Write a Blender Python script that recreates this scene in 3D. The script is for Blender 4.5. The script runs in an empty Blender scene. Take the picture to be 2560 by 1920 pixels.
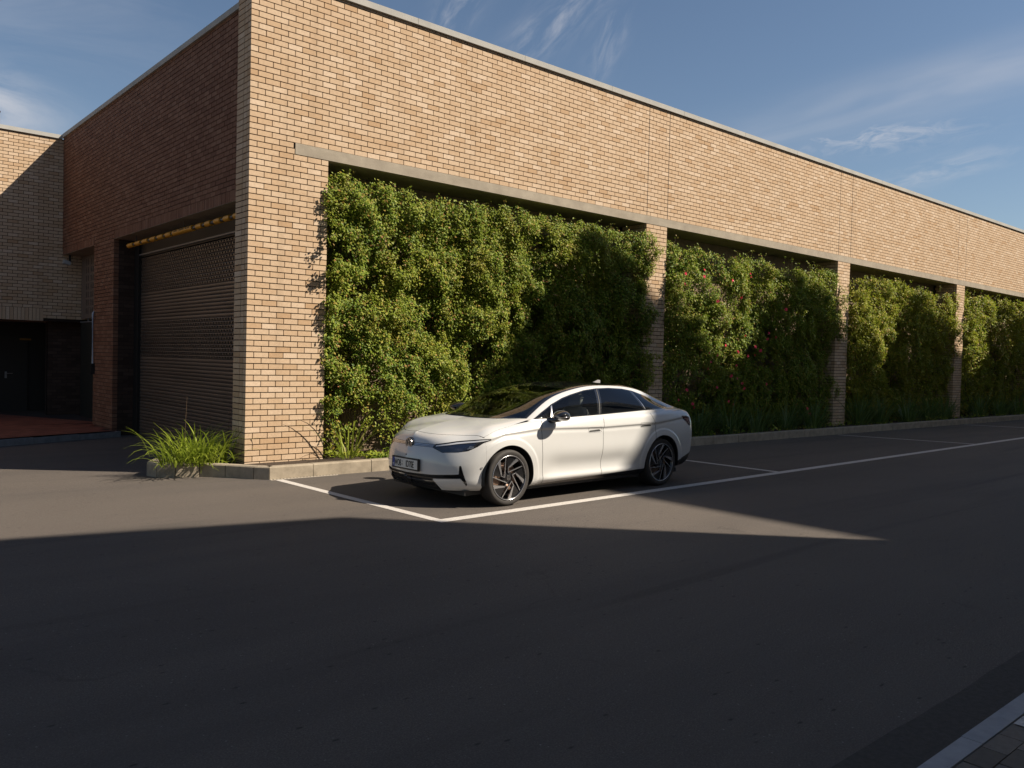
import bpy, bmesh, math, random
import numpy as np
from mathutils import Vector, Matrix

random.seed(7)
RNG = np.random.default_rng(11)
SC = bpy.context.scene
COL = SC.collection
R = math.radians

# ------------------------------------------------------------------ camera
cam = bpy.data.cameras.new('camera')
camo = bpy.data.objects.new('camera', cam)
COL.objects.link(camo)
cam.sensor_fit = 'HORIZONTAL'
cam.sensor_width = 36.0
cam.lens = 36.0 * 2080.7 / 2560.0
cam.clip_start = 0.05
cam.clip_end = 3000.0
YAW, PITCH, ROLL = 0.71836, -0.028222, 0.024937
fw = Vector((math.sin(YAW) * math.cos(PITCH), math.cos(YAW) * math.cos(PITCH), math.sin(PITCH)))
rt = Vector((math.cos(YAW), -math.sin(YAW), 0.0))
up = rt.cross(fw)
r2 = rt * math.cos(ROLL) + up * math.sin(ROLL)
u2 = up * math.cos(ROLL) - rt * math.sin(ROLL)
M = Matrix.Identity(4)
for i in range(3):
    M[i][0], M[i][1], M[i][2] = r2[i], u2[i], -fw[i]
CAM = Vector((-5.086, -11.748, 1.769))
M.translation = CAM
camo.matrix_world = M
SC.camera = camo

# ------------------------------------------------------------------ light
SUN_L = Vector((-0.69, 0.724, -0.885)).normalized()      # direction the sunlight travels
sun = bpy.data.lights.new('sun', 'SUN')
sun.energy = 5.0
sun.angle = R(0.55)
sun.color = (1.0, 0.885, 0.73)
suno = bpy.data.objects.new('sun', sun)
COL.objects.link(suno)
suno.rotation_euler = SUN_L.to_track_quat('-Z', 'Y').to_euler()
suno.location = (20, -20, 30)

SKY_STRENGTH = 0.054
SC.view_settings.view_transform = 'Standard'
SC.view_settings.look = 'None'
SC.view_settings.gamma = 1.0
SC.view_settings.use_curve_mapping = False
SC.view_settings.exposure = 0.74
SC.cycles.max_bounces = 8
SC.cycles.transparent_max_bounces = 12

world = bpy.data.worlds.new('World')
SC.world = world
world.use_nodes = True
wn, wl = world.node_tree.nodes, world.node_tree.links
for n in list(wn):
    wn.remove(n)

def wnode(t, **kw):
    n = wn.new(t)
    for k, v in kw.items():
        setattr(n, k, v)
    return n

def wmath(op, a, b=None, c=None, clamp=False):
    n = wn.new('ShaderNodeMath'); n.operation = op; n.use_clamp = clamp
    for i, v in enumerate((a, b, c)):
        if v is None: continue
        if isinstance(v, (int, float)): n.inputs[i].default_value = v
        else: wl.new(v, n.inputs[i])
    return n.outputs[0]

sky = wnode('ShaderNodeTexSky', sky_type='NISHITA', sun_disc=False)
sky.sun_elevation = R(41.5)
sky.sun_rotation = math.atan2(0.69, -0.724)
sky.air_density = 1.0
sky.dust_density = 0.35
sky.ozone_density = 1.5
tc = wnode('ShaderNodeTexCoord')

def cloud_patch(c, right_tilt, wa, wb, sa, sb, lo, hi, amount, seed, detail=6.0, rough=0.6, dist=0.6):
    """one wisp of cirrus round direction c; a runs along it, b across it"""
    c = Vector(c).normalized()
    rg = Vector((c.y, -c.x, 0)).normalized()
    upv = rg.cross(c)
    ax = rg * math.cos(right_tilt) + upv * math.sin(right_tilt)
    bx = upv * math.cos(right_tilt) - rg * math.sin(right_tilt)
    def dot(v):
        d = wnode('ShaderNodeVectorMath', operation='DOT_PRODUCT')
        wl.new(tc.outputs['Generated'], d.inputs[0]); d.inputs[1].default_value = v
        return d.outputs['Value']
    A, B = dot(ax), dot(bx)
    comb = wnode('ShaderNodeCombineXYZ')
    wl.new(wmath('MULTIPLY', A, sa), comb.inputs[0])
    wl.new(wmath('MULTIPLY', B, sb), comb.inputs[1])
    comb.inputs[2].default_value = seed
    no = wnode('ShaderNodeTexNoise')
    no.inputs['Scale'].default_value = 1.0
    no.inputs['Detail'].default_value = detail
    no.inputs['Roughness'].default_value = rough
    no.inputs['Distortion'].default_value = dist
    wl.new(comb.outputs[0], no.inputs['Vector'])
    mr = wnode('ShaderNodeMapRange', interpolation_type='SMOOTHSTEP')
    mr.inputs['From Min'].default_value = lo; mr.inputs['From Max'].default_value = hi
    wl.new(no.outputs['Fac'], mr.inputs['Value'])
    e = wmath('ADD', wmath('POWER', wmath('ABSOLUTE', wmath('DIVIDE', A, wa)), 2.0),
              wmath('POWER', wmath('ABSOLUTE', wmath('DIVIDE', B, wb)), 2.0))
    mask = wmath('EXPONENT', wmath('MULTIPLY', e, -1.0))
    fr = dot(c)
    mask = wmath('MULTIPLY', mask, wmath('GREATER_THAN', fr, 0.0))
    return wmath('MULTIPLY', wmath('MULTIPLY', mask, mr.outputs[0]), amount)

CLOUDS = [
    cloud_patch((.557, .739, .385), R(60), .050, .020, 14, 40, .36, .75, .40, 1.3),
    cloud_patch((.640, .675, .372), R(38), .070, .020, 11, 45, .38, .78, .52, 4.1),
    cloud_patch((.690, .640, .360), R(70), .045, .016, 14, 50, .38, .78, .34, 6.6),
    cloud_patch((.885, .370, .288), R(10), .300, .026, 5, 30, .15, .80, .36, 9.2, 3.0, .5, .3),
    cloud_patch((.872, .422, .246), R(3), .075, .013, 34, 95, .33, .72, .48, 12.5, 5.0, .65, 1.0),
    cloud_patch((.905, .372, .208), R(12), .070, .012, 22, 85, .36, .75, .36, 15.1),
    cloud_patch((.130, .958, .242), R(-10), .070, .030, 9, 22, .25, .66, .85, 18.3),
    cloud_patch((-.35, .86, .30), R(10), .40, .08, 5, 18, .35, .70, .8, 21.0),
    cloud_patch((-.60, -.60, .50), R(20), .60, .16, 4, 12, .38, .72, .7, 25.0),
]
tot = CLOUDS[0]
for c in CLOUDS[1:]:
    tot = wmath('MAXIMUM', tot, c)
mixc = wnode('ShaderNodeMixRGB')
wl.new(tot, mixc.inputs['Fac'])
wl.new(sky.outputs['Color'], mixc.inputs['Color1'])
mixc.inputs['Color2'].default_value = (7.6, 7.5, 7.8, 1)
bg = wnode('ShaderNodeBackground')
bg.inputs['Strength'].default_value = SKY_STRENGTH
wl.new(mixc.outputs['Color'], bg.inputs['Color'])
wo = wnode('ShaderNodeOutputWorld')
wl.new(bg.outputs['Background'], wo.inputs['Surface'])

# ------------------------------------------------------------------ helpers
def link(o, parent=None):
    COL.objects.link(o)
    if parent is not None:
        o.parent = parent
    return o

def tag(o, label=None, cat=None, group=None, kind=None):
    if label: o['label'] = label
    if cat: o['category'] = cat
    if group: o['group'] = group
    if kind: o['kind'] = kind
    return o

def empty(name, loc=(0, 0, 0), rz=0.0, parent=None):
    o = bpy.data.objects.new(name, None)
    o.empty_display_size = 0.2
    o.location = loc
    o.rotation_euler = (0, 0, rz)
    return link(o, parent)

def mesh_np(name, V, F, mat=None, smooth=False):
    """V (n,3), F (m,k) same-size polygons"""
    V = np.asarray(V, np.float32); F = np.asarray(F, np.int32)
    me = bpy.data.meshes.new(name)
    k = F.shape[1]
    me.vertices.add(len(V)); me.vertices.foreach_set('co', V.ravel())
    me.loops.add(F.size); me.loops.foreach_set('vertex_index', F.ravel())
    me.polygons.add(len(F))
    me.polygons.foreach_set('loop_start', np.arange(0, F.size, k, dtype=np.int32))
    me.polygons.foreach_set('loop_total', np.full(len(F), k, np.int32))
    me.update(calc_edges=True)
    me.validate()
    me.polygons.foreach_set('use_smooth', np.full(len(me.polygons), bool(smooth)))
    if mat: me.materials.append(mat)
    return me

class MB:
    """collects simple shapes and links them as one mesh object"""
    def __init__(s): s.v = []; s.f = []; s.sm = []
    def poly(s, pts, faces, smooth=False):
        b = len(s.v); s.v += [tuple(p) for p in pts]
        for f in faces: s.f.append([b + i for i in f]); s.sm.append(smooth)
        return s
    def box(s, x0, x1, y0, y1, z0, z1):
        return s.poly([(x0, y0, z0), (x1, y0, z0), (x1, y1, z0), (x0, y1, z0), (x0, y0, z1), (x1, y0, z1), (x1, y1, z1), (x0, y1, z1)],
                      [(0, 3, 2, 1), (4, 5, 6, 7), (0, 1, 5, 4), (1, 2, 6, 5), (2, 3, 7, 6), (3, 0, 4, 7)])
    def prism(s, pts, axis, a0, a1):
        """2D polygon (ccw) extruded along axis; other two axes in order"""
        n = len(pts)
        def mk(p, a):
            q = list(p); q.insert(axis, a); return tuple(q)
        P = [mk(p, a0) for p in pts] + [mk(p, a1) for p in pts]
        F = [tuple(range(n))[::-1], tuple(range(n, 2 * n))] + [(i, (i + 1) % n, n + (i + 1) % n, n + i) for i in range(n)]
        return s.poly(P, F)
    def tube(s, path, r, seg=8, cap=True):
        path = [Vector(p) for p in path]
        rs = r if isinstance(r, (list, tuple)) else [r] * len(path)
        rings = []
        for i, p in enumerate(path):
            t = (path[min(i + 1, len(path) - 1)] - path[max(i - 1, 0)]).normalized()
            a = t.cross(Vector((0, 0, 1)))
            if a.length < 1e-3: a = t.cross(Vector((1, 0, 0)))
            a.normalize(); b = t.cross(a)
            rings.append([p + (a * math.cos(2 * math.pi * j / seg) + b * math.sin(2 * math.pi * j / seg)) * rs[i] for j in range(seg)])
        P = [q for rr in rings for q in rr]
        F = []
        for i in range(len(path) - 1):
            for j in range(seg):
                a, b = i * seg + j, i * seg + (j + 1) % seg
                F.append((a, a + seg, b + seg, b))
        s.poly(P, F, True)
        if cap:
            s.poly(rings[0], [tuple(range(seg))]); s.poly(rings[-1], [tuple(range(seg))[::-1]])
        return s
    def lathe(s, prof, seg=32, axis='y', c=(0, 0, 0)):
        """profile of (radius, along) round an axis through c"""
        n = len(prof); P = []
        for j in range(seg):
            t = 2 * math.pi * j / seg
            for r, a in prof:
                if axis == 'y': P.append((c[0] + r * math.cos(t), c[1] + a, c[2] + r * math.sin(t)))
                else: P.append((c[0] + r * math.cos(t), c[1] + r * math.sin(t), c[2] + a))
        F = []
        for j in range(seg):
            for i in range(n - 1):
                a, b = j * n + i, ((j + 1) % seg) * n + i
                F.append((a, a + 1, b + 1, b))
        return s.poly(P, F, True)
    def mesh(s, name, mat=None):
        me = bpy.data.meshes.new(name)
        me.from_pydata([tuple(map(float, v)) for v in s.v], [], s.f)
        me.polygons.foreach_set('use_smooth', s.sm)
        bm = bmesh.new(); bm.from_mesh(me)
        bmesh.ops.recalc_face_normals(bm, faces=bm.faces)
        bm.to_mesh(me); bm.free()
        if mat: me.materials.append(mat)
        return me
    def build(s, name, mat=None, parent=None):
        return link(bpy.data.objects.new(name, s.mesh(name, mat)), parent)

# ------------------------------------------------------------------ materials
class Mat:
    def __init__(s, name):
        s.m = bpy.data.materials.new(name); s.m.use_nodes = True
        s.nt = s.m.node_tree; s.n, s.l = s.nt.nodes, s.nt.links
        s.b = s.n['Principled BSDF']; s.out = s.n['Material Output']
    def new(s, t, **kw):
        n = s.n.new(t)
        for k, v in kw.items(): setattr(n, k, v)
        return n
    def set(s, **kw):
        for k, v in kw.items():
            k = k.replace('_', ' ')
            s.b.inputs[k].default_value = v
        return s
    def noise(s, scale, detail=4, rough=.55, coord='Object', sc3=None, dist=0.0):
        if coord == 'Object': v = s.new('ShaderNodeTexCoord').outputs['Object']
        else: v = s.new('ShaderNodeNewGeometry').outputs['Position']
        if sc3:
            mp = s.new('ShaderNodeMapping'); mp.inputs['Scale'].default_value = sc3; s.l.new(v, mp.inputs['Vector']); v = mp.outputs[0]
        n = s.new('ShaderNodeTexNoise')
        n.inputs['Scale'].default_value = scale; n.inputs['Detail'].default_value = detail; n.inputs['Roughness'].default_value = rough
        n.inputs['Distortion'].default_value = dist
        s.l.new(v, n.inputs['Vector'])
        return n.outputs['Fac']
    def ramp(s, fac, stops, interp='LINEAR'):
        r = s.new('ShaderNodeValToRGB'); r.color_ramp.interpolation = interp
        el = r.color_ramp.elements
        while len(el) < len(stops): el.new(0.5)
        for e, (p, c) in zip(el, stops):
            e.position = p; e.color = (*c, 1) if len(c) == 3 else c
        s.l.new(fac, r.inputs['Fac'])
        return r.outputs['Color']
    def mix(s, fac, a, b, mode='MIX'):
        n = s.new('ShaderNodeMixRGB', blend_type=mode)
        for i, v in enumerate((fac, a, b)):
            if isinstance(v, (int, float)): n.inputs[i].default_value = v
            elif isinstance(v, tuple): n.inputs[i].default_value = (*v, 1)
            else: s.l.new(v, n.inputs[i])
        return n.outputs[0]
    def math(s, op, a, b=0.0):
        n = s.new('ShaderNodeMath', operation=op)
        for i, v in enumerate((a, b)):
            if isinstance(v, (int, float)): n.inputs[i].default_value = v
            else: s.l.new(v, n.inputs[i])
        return n.outputs[0]
    def rand(s):
        g = s.new('ShaderNodeNewGeometry').outputs['Random Per Island']
        o = s.new('ShaderNodeObjectInfo').outputs['Random']
        return s.math('FRACT', s.math('ADD', g, o))
    def color(s, c):
        s.l.new(c, s.b.inputs['Base Color']); return s
    def rough(s, c):
        s.l.new(c, s.b.inputs['Roughness']); return s
    def bump(s, h, strength=.3, dist=.01):
        b = s.new('ShaderNodeBump'); b.inputs['Strength'].default_value = strength; b.inputs['Distance'].default_value = dist
        s.l.new(h, b.inputs['Height']); s.l.new(b.outputs[0], s.b.inputs['Normal']); return s

def simple(name, c, rough=.6, metal=0.0, **kw):
    m = Mat(name); m.set(Base_Color=(*c, 1), Roughness=rough, Metallic=metal, **kw)
    return m.m

def brick_mat(name, stops, dark, speck=.5):
    m = Mat(name)
    col = m.ramp(m.rand(), stops)
    n1 = m.noise(28, 5, .6, 'Pos')
    col = m.mix(m.ramp(n1, [(.35, (0, 0, 0)), (.75, (.30, .30, .30))]), col, dark)
    sp = m.noise(120, 2, .5, 'Pos')
    col = m.mix(m.ramp(sp, [(.68, (0, 0, 0)), (.74, (speck, speck, speck))]), col, dark)
    big = m.noise(.35, 3, .5, 'Pos')
    col = m.mix(m.ramp(big, [(.40, (.0, .0, .0)), (.75, (.16, .16, .16))]), col, tuple(.72 * c for c in stops[1][1]))
    run = m.noise(1.0, 4, .6, 'Pos', (3.2, 3.2, .10))
    col = m.mix(m.ramp(run, [(.56, (0, 0, 0)), (.74, (.26, .26, .26))]), col, tuple(.55 * c for c in stops[1][1]))
    m.color(col); m.set(Roughness=.85, Specular_IOR_Level=.25)
    m.bump(m.noise(90, 4, .6, 'Pos'), .25, .004)
    return m.m

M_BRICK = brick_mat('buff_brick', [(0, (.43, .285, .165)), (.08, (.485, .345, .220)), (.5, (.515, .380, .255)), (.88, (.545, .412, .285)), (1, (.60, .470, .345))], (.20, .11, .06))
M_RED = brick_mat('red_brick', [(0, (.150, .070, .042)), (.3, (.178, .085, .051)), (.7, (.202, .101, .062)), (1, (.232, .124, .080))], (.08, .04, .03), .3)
M_SHADEB = brick_mat('shade_dark_brick', [(0, (.040, .024, .018)), (.3, (.052, .032, .024)), (.7, (.064, .040, .030)), (1, (.080, .050, .038))], (.02, .012, .01), .3)  # near-black colour puts the recess shade into the door pier and jamb bricks
M_MORT = simple('dark_mortar', (.016, .008, .004), .95)
M_MORTR = simple('brown_mortar', (.030, .016, .011), .95)

def concrete(name, a, b, scale=3.0, streak=True):
    m = Mat(name)
    n = m.noise(scale, 8, .65, 'Pos')
    c = m.ramp(n, [(.3, a), (.7, b)])
    if streak:
        s2 = m.noise(2.2, 5, .6, 'Pos', (1, 1, .12) if streak == 'v' else (.12, 1, 1))
        c = m.mix(m.ramp(s2, [(.45, (0, 0, 0)), (.8, (.45, .45, .45))]), c, tuple(.6 * x for x in a))
    pits = m.noise(70, 2, .5, 'Pos')
    c = m.mix(m.ramp(pits, [(.70, (0, 0, 0)), (.76, (.5, .5, .5))]), c, tuple(.45 * x for x in a))
    m.color(c); m.set(Roughness=.88, Specular_IOR_Level=.3)
    m.bump(m.noise(35, 6, .65, 'Pos'), .3, .006)
    return m.m

M_CONC = concrete('beam_concrete', (.25, .215, .17), (.36, .315, .25))
M_KERB = concrete('kerb_concrete', (.22, .185, .138), (.37, .315, .24), 6.0, 'v')
M_KERB2 = concrete('granite_kerb', (.27, .27, .28), (.36, .36, .37), 9.0, False)
M_KERBG = concrete('grey_kerb', (.16, .17, .18), (.26, .27, .28), 9.0, False)
M_SCREEN = concrete('screen_concrete', (.20, .145, .10), (.30, .22, .155), 5.0, 'v')
M_COPE = concrete('coping_fibre', (.30, .295, .275), (.39, .38, .355), 1.5, False)

def asphalt():
    m = Mat('asphalt')
    fine = m.noise(105, 4, .8, 'Pos')
    mid = m.noise(38, 5, .65, 'Pos')
    big = m.noise(.55, 5, .6, 'Pos')
    lane = m.noise(.9, 4, .6, 'Pos', (.10, 1.0, 1), .3)
    c = m.ramp(fine, [(.32, (.034, .028, .024)), (.50, (.093, .079, .068)), (.70, (.215, .182, .157))])
    c = m.mix(m.ramp(mid, [(.35, (.0, .0, .0)), (.70, (.45, .45, .45))]), c, (.074, .062, .054))
    c = m.mix(m.ramp(big, [(.38, (.0, .0, .0)), (.68, (.55, .55, .55))]), c, (.110, .094, .081))
    c = m.mix(m.ramp(lane, [(.44, (.0, .0, .0)), (.72, (.5, .5, .5))]), c, (.048, .044, .043))
    # pale chips and darker pits in the aggregate
    v = m.new('ShaderNodeTexVoronoi'); v.inputs['Scale'].default_value = 13.0
    m.l.new(m.new('ShaderNodeNewGeometry').outputs['Position'], v.inputs['Vector'])
    c = m.mix(m.ramp(v.outputs['Distance'], [(.04, (.75, .75, .75)), (.085, (0, 0, 0))]), c, (.24, .225, .21))
    v3 = m.new('ShaderNodeTexVoronoi'); v3.inputs['Scale'].default_value = 7.0
    mp = m.new('ShaderNodeMapping'); mp.inputs['Location'].default_value = (3.1, 7.7, 0); mp.inputs['Scale'].default_value = (.6, 1.3, 1)
    m.l.new(m.new('ShaderNodeNewGeometry').outputs['Position'], mp.inputs['Vector']); m.l.new(mp.outputs[0], v3.inputs['Vector'])
    c = m.mix(m.ramp(v3.outputs['Distance'], [(.05, (.85, .85, .85)), (.11, (0, 0, 0))]), c, (.026, .023, .022))
    # hairline cracks, and long darker tyre sweeps running with the street
    v4 = m.new('ShaderNodeTexVoronoi', feature='DISTANCE_TO_EDGE'); v4.inputs['Scale'].default_value = .38
    wv = m.new('ShaderNodeVectorMath', operation='ADD'); nz = m.new('ShaderNodeTexNoise'); nz.inputs['Scale'].default_value = 1.6; nz.inputs['Detail'].default_value = 5
    gp_ = m.new('ShaderNodeNewGeometry').outputs['Position']
    m.l.new(gp_, nz.inputs['Vector']); m.l.new(gp_, wv.inputs[0]); m.l.new(nz.outputs['Color'], wv.inputs[1]); m.l.new(wv.outputs[0], v4.inputs['Vector'])
    cr = m.math('MULTIPLY', m.ramp(v4.outputs['Distance'], [(.0, (1, 1, 1)), (.010, (0, 0, 0))]), m.ramp(m.noise(.8, 3, .6, 'Pos'), [(.54, (0, 0, 0)), (.64, (.32, .32, .32))]))
    c = m.mix(cr, c, (.020, .018, .017))
    sw = m.noise(.7, 3, .5, 'Pos', (.16, 2.6, 1), .8)
    c = m.mix(m.ramp(sw, [(.60, (.0, .0, .0)), (.70, (.40, .40, .40))]), c, (.040, .036, .034))
    m.color(c)
    m.set(Specular_IOR_Level=.35)
    m.rough(m.ramp(mid, [(.3, (.78,) * 3), (.7, (.93,) * 3)]))
    m.bump(m.mix(.5, fine, mid), .8, .010)
    return m.m
M_ASPH = asphalt()

def paint_line():
    m = Mat('worn_white_paint')
    n = m.noise(45, 6, .7, 'Pos'); f = m.noise(220, 2, .6, 'Pos')
    c = m.ramp(n, [(.30, (.20, .185, .17)), (.44, (.46, .43, .40)), (.7, (.60, .57, .53))])
    c = m.mix(m.ramp(f, [(.62, (0, 0, 0)), (.72, (.7, .7, .7))]), c, (.16, .145, .135))
    m.color(c); m.set(Roughness=.8); m.bump(f, .3, .004)
    return m.m
M_LINE = paint_line()

def soil():
    m = Mat('leaf_litter_soil')
    n = m.noise(25, 6, .7, 'Pos')
    m.color(m.ramp(n, [(.3, (.020, .013, .008)), (.6, (.055, .036, .022)), (.8, (.10, .07, .04))])); m.set(Roughness=.95)
    m.bump(n, .8, .03)
    return m.m
M_SOIL = soil()

def leaf_mat(name, stops, patch_a, patch_b, rough=.42, trans=.30):
    m = Mat(name)
    c = m.ramp(m.new('ShaderNodeNewGeometry').outputs['Random Per Island'], stops)
    p = m.noise(.9, 4, .6, 'Pos')
    c = m.mix(m.ramp(p, [(.42, (0, 0, 0)), (.66, (.75, .75, .75))]), c, m.mix(.5, c, patch_a))
    p2 = m.noise(2.3, 3, .6, 'Pos', (1, 1, .7))
    c = m.mix(m.ramp(p2, [(.52, (0, 0, 0)), (.72, (.6, .6, .6))]), c, m.mix(.55, c, patch_b))
    m.color(c); m.set(Roughness=rough, Specular_IOR_Level=.25)
    tr = m.new('ShaderNodeBsdfTranslucent'); m.l.new(m.mix(.5, c, (.26, .38, .04)), tr.inputs['Color'])
    mx = m.new('ShaderNodeMixShader'); mx.inputs['Fac'].default_value = trans
    m.l.new(m.b.outputs[0], mx.inputs[1]); m.l.new(tr.outputs[0], mx.inputs[2]); m.l.new(mx.outputs[0], m.out.inputs['Surface'])
    return m.m
LEAF_STOPS = [(0, (.050, .100, .012)), (.28, (.115, .195, .020)), (.58, (.205, .280, .030)), (.85, (.305, .340, .050)), (.93, (.36, .26, .06)), (1, (.30, .11, .05))]
M_LEAF = leaf_mat('creeper_leaf', LEAF_STOPS, (.35, .34, .025), (.32, .19, .03), .50, .32)
M_LEAFY = leaf_mat('yellow_creeper_leaf', [(0, (.07, .11, .012)), (.28, (.17, .22, .022)), (.58, (.29, .32, .035)), (.85, (.40, .38, .06)), (.93, (.46, .30, .06)), (1, (.34, .13, .05))], (.44, .38, .03), (.42, .24, .03), .50, .34)
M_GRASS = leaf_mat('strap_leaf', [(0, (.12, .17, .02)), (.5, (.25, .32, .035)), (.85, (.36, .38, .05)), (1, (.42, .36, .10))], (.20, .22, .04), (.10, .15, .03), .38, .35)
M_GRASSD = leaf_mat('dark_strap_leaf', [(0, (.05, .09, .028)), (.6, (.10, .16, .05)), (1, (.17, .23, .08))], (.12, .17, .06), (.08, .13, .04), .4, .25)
M_STEM = simple('woody_stem', (.09, .055, .03), .85)
M_FLOWER = Mat('pink_petal').set(Base_Color=(.75, .06, .12, 1), Roughness=.5).m

M_STEEL = simple('galvanised_steel', (.34, .35, .37), .42, .8)
M_BLACKM = simple('black_metal', (.018, .016, .015), .5, .2)
M_YELLOW = simple('yellow_band', (.52, .24, .015), .45)
M_GREYB = simple('grey_band', (.055, .055, .06), .5)
def shutter_mat():
    m = Mat('bronze_shutter')
    n = m.noise(2.0, 5, .6, 'Pos', (1, .3, 1)); r = m.rand()
    c = m.mix(.5, m.ramp(n, [(.3, (.085, .066, .053)), (.7, (.16, .125, .10))]), m.ramp(r, [(0, (.085, .066, .052)), (1, (.16, .125, .097))]))
    m.color(c); m.set(Roughness=.42, Metallic=.35); return m.m
M_SHUT = shutter_mat()
M_TILE = brick_mat('red_floor_tile', [(0, (.20, .065, .04)), (.3, (.23, .075, .045)), (.7, (.26, .085, .05)), (1, (.29, .10, .06))], (.1, .03, .02), .2)
M_PAVER = brick_mat('brown_paver', [(0, (.12, .10, .08)), (.4, (.155, .13, .105)), (.7, (.19, .16, .13)), (1, (.23, .19, .155))], (.05, .04, .035), .6)
M_GLASSW = simple('window_glass', (.02, .025, .03), .05)

# ------------------------------------------------------------------ setting: ground
def gz(y):
    """ground height: level street, falling gently towards the loading bay"""
    return -0.150 * min(max((y + .30) / 7.0, 0.0), 1.0)

GM = MB()
xs = [-400, -60, -12, -6, -3, -1.2, .0, 1.6, 12, 60, 120, 500]
ys = [-400, -60, -14, -10.25, -6, -3, -1, -.3, .6, 1.5, 2.5, 3.5, 4.5, 5.6, 6.7, 10, 40, 400]
P = [(x, y, gz(y)) for y in ys for x in xs]
nx = len(xs)
GM.poly(P, [(j * nx + i, j * nx + i + 1, (j + 1) * nx + i + 1, (j + 1) * nx + i) for j in range(len(ys) - 1) for i in range(nx - 1)])
ground = tag(GM.build('asphalt_ground', M_ASPH), 'dark grey asphalt of street and loading yard', kind='structure')

def flat_quad(name, pts, mat, z=.004, parent=None):
    """thin sheet lying on the ground, cut finely enough to follow it"""
    return MB().poly([(x, y, gz(y) + z) for x, y in pts], [tuple(range(len(pts)))]).build(name, mat, parent)

def line(name, a, b, w, z=.004):
    a, b = Vector(a), Vector(b); d = (b - a).normalized(); n = Vector((-d.y, d.x)) * w * .5
    return flat_quad(name, [a - n, b - n, b + n, a + n], M_LINE, z, ground)
# outer edge of the bays, then the lines across to the kerb
line('parking_line', (.245, -4.47), (46, -3.10), .15)
line('parking_line', (.17, -.80), (.29, -4.392), .12)
line('parking_line', (7.45, -.80), (7.52, -4.19), .12)
line('parking_line', (16.1, -.80), (16.9, -3.92), .10)
line('parking_line', (24.6, -.80), (25.8, -3.66), .10)
line('parking_line', (33.2, -.80), (34.8, -3.40), .10)

# ------------------------------------------------------------------ brick building
MOD, CRS = .232, .0857
Z0 = .180                     # bed joint n = 0
BL, BD, BH = .2200, .106, .0722
def zn(n): return Z0 + CRS * n

STONES = {}                   # key -> list of bricks (cx,cy,cz,sx,sy,sz) per thing
def add_brick(key, x0, x1, y0, y1, z0, z1):
    STONES.setdefault(key, []).append((x0, x1, y0, y1, z0, z1))

def wall_x(key, xa, mods, rows, yface, first='h', z_clip=None, closer=True, sgn=1, skip=None):
    """courses along +X facing -Y (sgn=1) ; even rows begin with a half brick when first='h'"""
    L = mods * MOD
    for n in rows:
        off = 0.0
        half = (n % 2 == 0) if first == 'h' else (n % 2 != 0)
        x = 0.0
        pieces = []
        if half: pieces.append((0, MOD / 2)); x = MOD / 2
        while x < L - 1e-4:
            e = min(x + MOD, L); pieces.append((x, e)); x = e
        for (a, b) in pieces:
            if b - a < .03: continue
            if skip and skip(xa + (a + b) / 2, n): continue
            zt = zn(n) + BH
            if z_clip: zt = min(zt, z_clip)
            j = RNG.uniform(-.0014, .0014)
            g = (MOD - BL) / 2
            add_brick(key, xa + a + g * (a > 0), xa + b - g * (b < L - 1e-4), yface + j, yface + j + BD * sgn, zn(n), zt)

def wall_y(key, ya, mods, rows, xface, first='h', z_clip=None, skip=None, zbase=None, sgn=1):
    L = mods * MOD
    for n in rows:
        half = (n % 2 == 0) if first == 'h' else (n % 2 != 0)
        x = 0.0; pieces = []
        if half: pieces.append((0, MOD / 2)); x = MOD / 2
        while x < L - 1e-4:
            e = min(x + MOD, L); pieces.append((x, e)); x = e
        for (a, b) in pieces:
            if b - a < .03: continue
            if skip and skip(ya + (a + b) / 2, n): continue
            zt = zn(n) + BH
            if z_clip: zt = min(zt, z_clip)
            j = RNG.uniform(-.0014, .0014)
            g = (MOD - BL) / 2
            add_brick(key, xface + j, xface + j + BD * sgn, ya + a + g * (a > 0), ya + b - g * (b < L - 1e-4), zn(n), zt)

NT = 84                        # last (cut) course under the coping
ZCOPE = 7.335
XEND = 5.5 + 33 + 36 * 4       # modules
BAYX = [5.5]                   # (left pier end, pillar starts)
PIL = [38.5 + 36 * k for k in range(5)]
beam_x0 = .722
# corner pier, front face: full height; courses 54 and 55 stop where the beam begins
wall_x('front', 0.0, 5.5, range(-3, 54), 0.0)
wall_x('front', 0.0, beam_x0 / MOD - .05, (54, 55), 0.0)
wall_x('front', 0.0, 38.5, range(56, NT), 0.0, z_clip=ZCOPE - .005)
wall_x('front', 0.0, 38.5, (NT,), 0.0, z_clip=ZCOPE - .005)
for k, p in enumerate(PIL):
    wall_x('front', p * MOD, 3, range(-3, 54), 0.0)
    wall_x('front', p * MOD, 3, range(56, NT), 0.0, z_clip=ZCOPE - .005)
    wall_x('front', (p + 3) * MOD, 33, range(56, NT), 0.0, z_clip=ZCOPE - .005)
    # left reveal of the pillar
    wall_y('front', BD + .010, 2.6, range(-2, 54), p * MOD, 'f')
# left return of the corner pier (two bricks deep)
for n in range(-3, 92):
    if n % 2:   # header end of the front stretcher shows, then a full brick and a half
        wall_y('front', BD + .010, 1.5, (n,), 0.0, 'f')
    else:
        add_brick('front', 0.002, BD, BD + .010, MOD - .006, zn(n), zn(n) + BH)
        wall_y('front', MOD, 1.0, (n,), 0.0, 'f')
for n in range(NT, 92):        # the pier stands above the parapet
    wall_x('front', 0.0, 1.0, (n,), 0.0, 'h')

bld = empty('brick_building', (0, 0, 0))
tag(bld, 'long buff brick industrial building with concrete beam, brick pillars and dark roller shutter', 'building')

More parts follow.
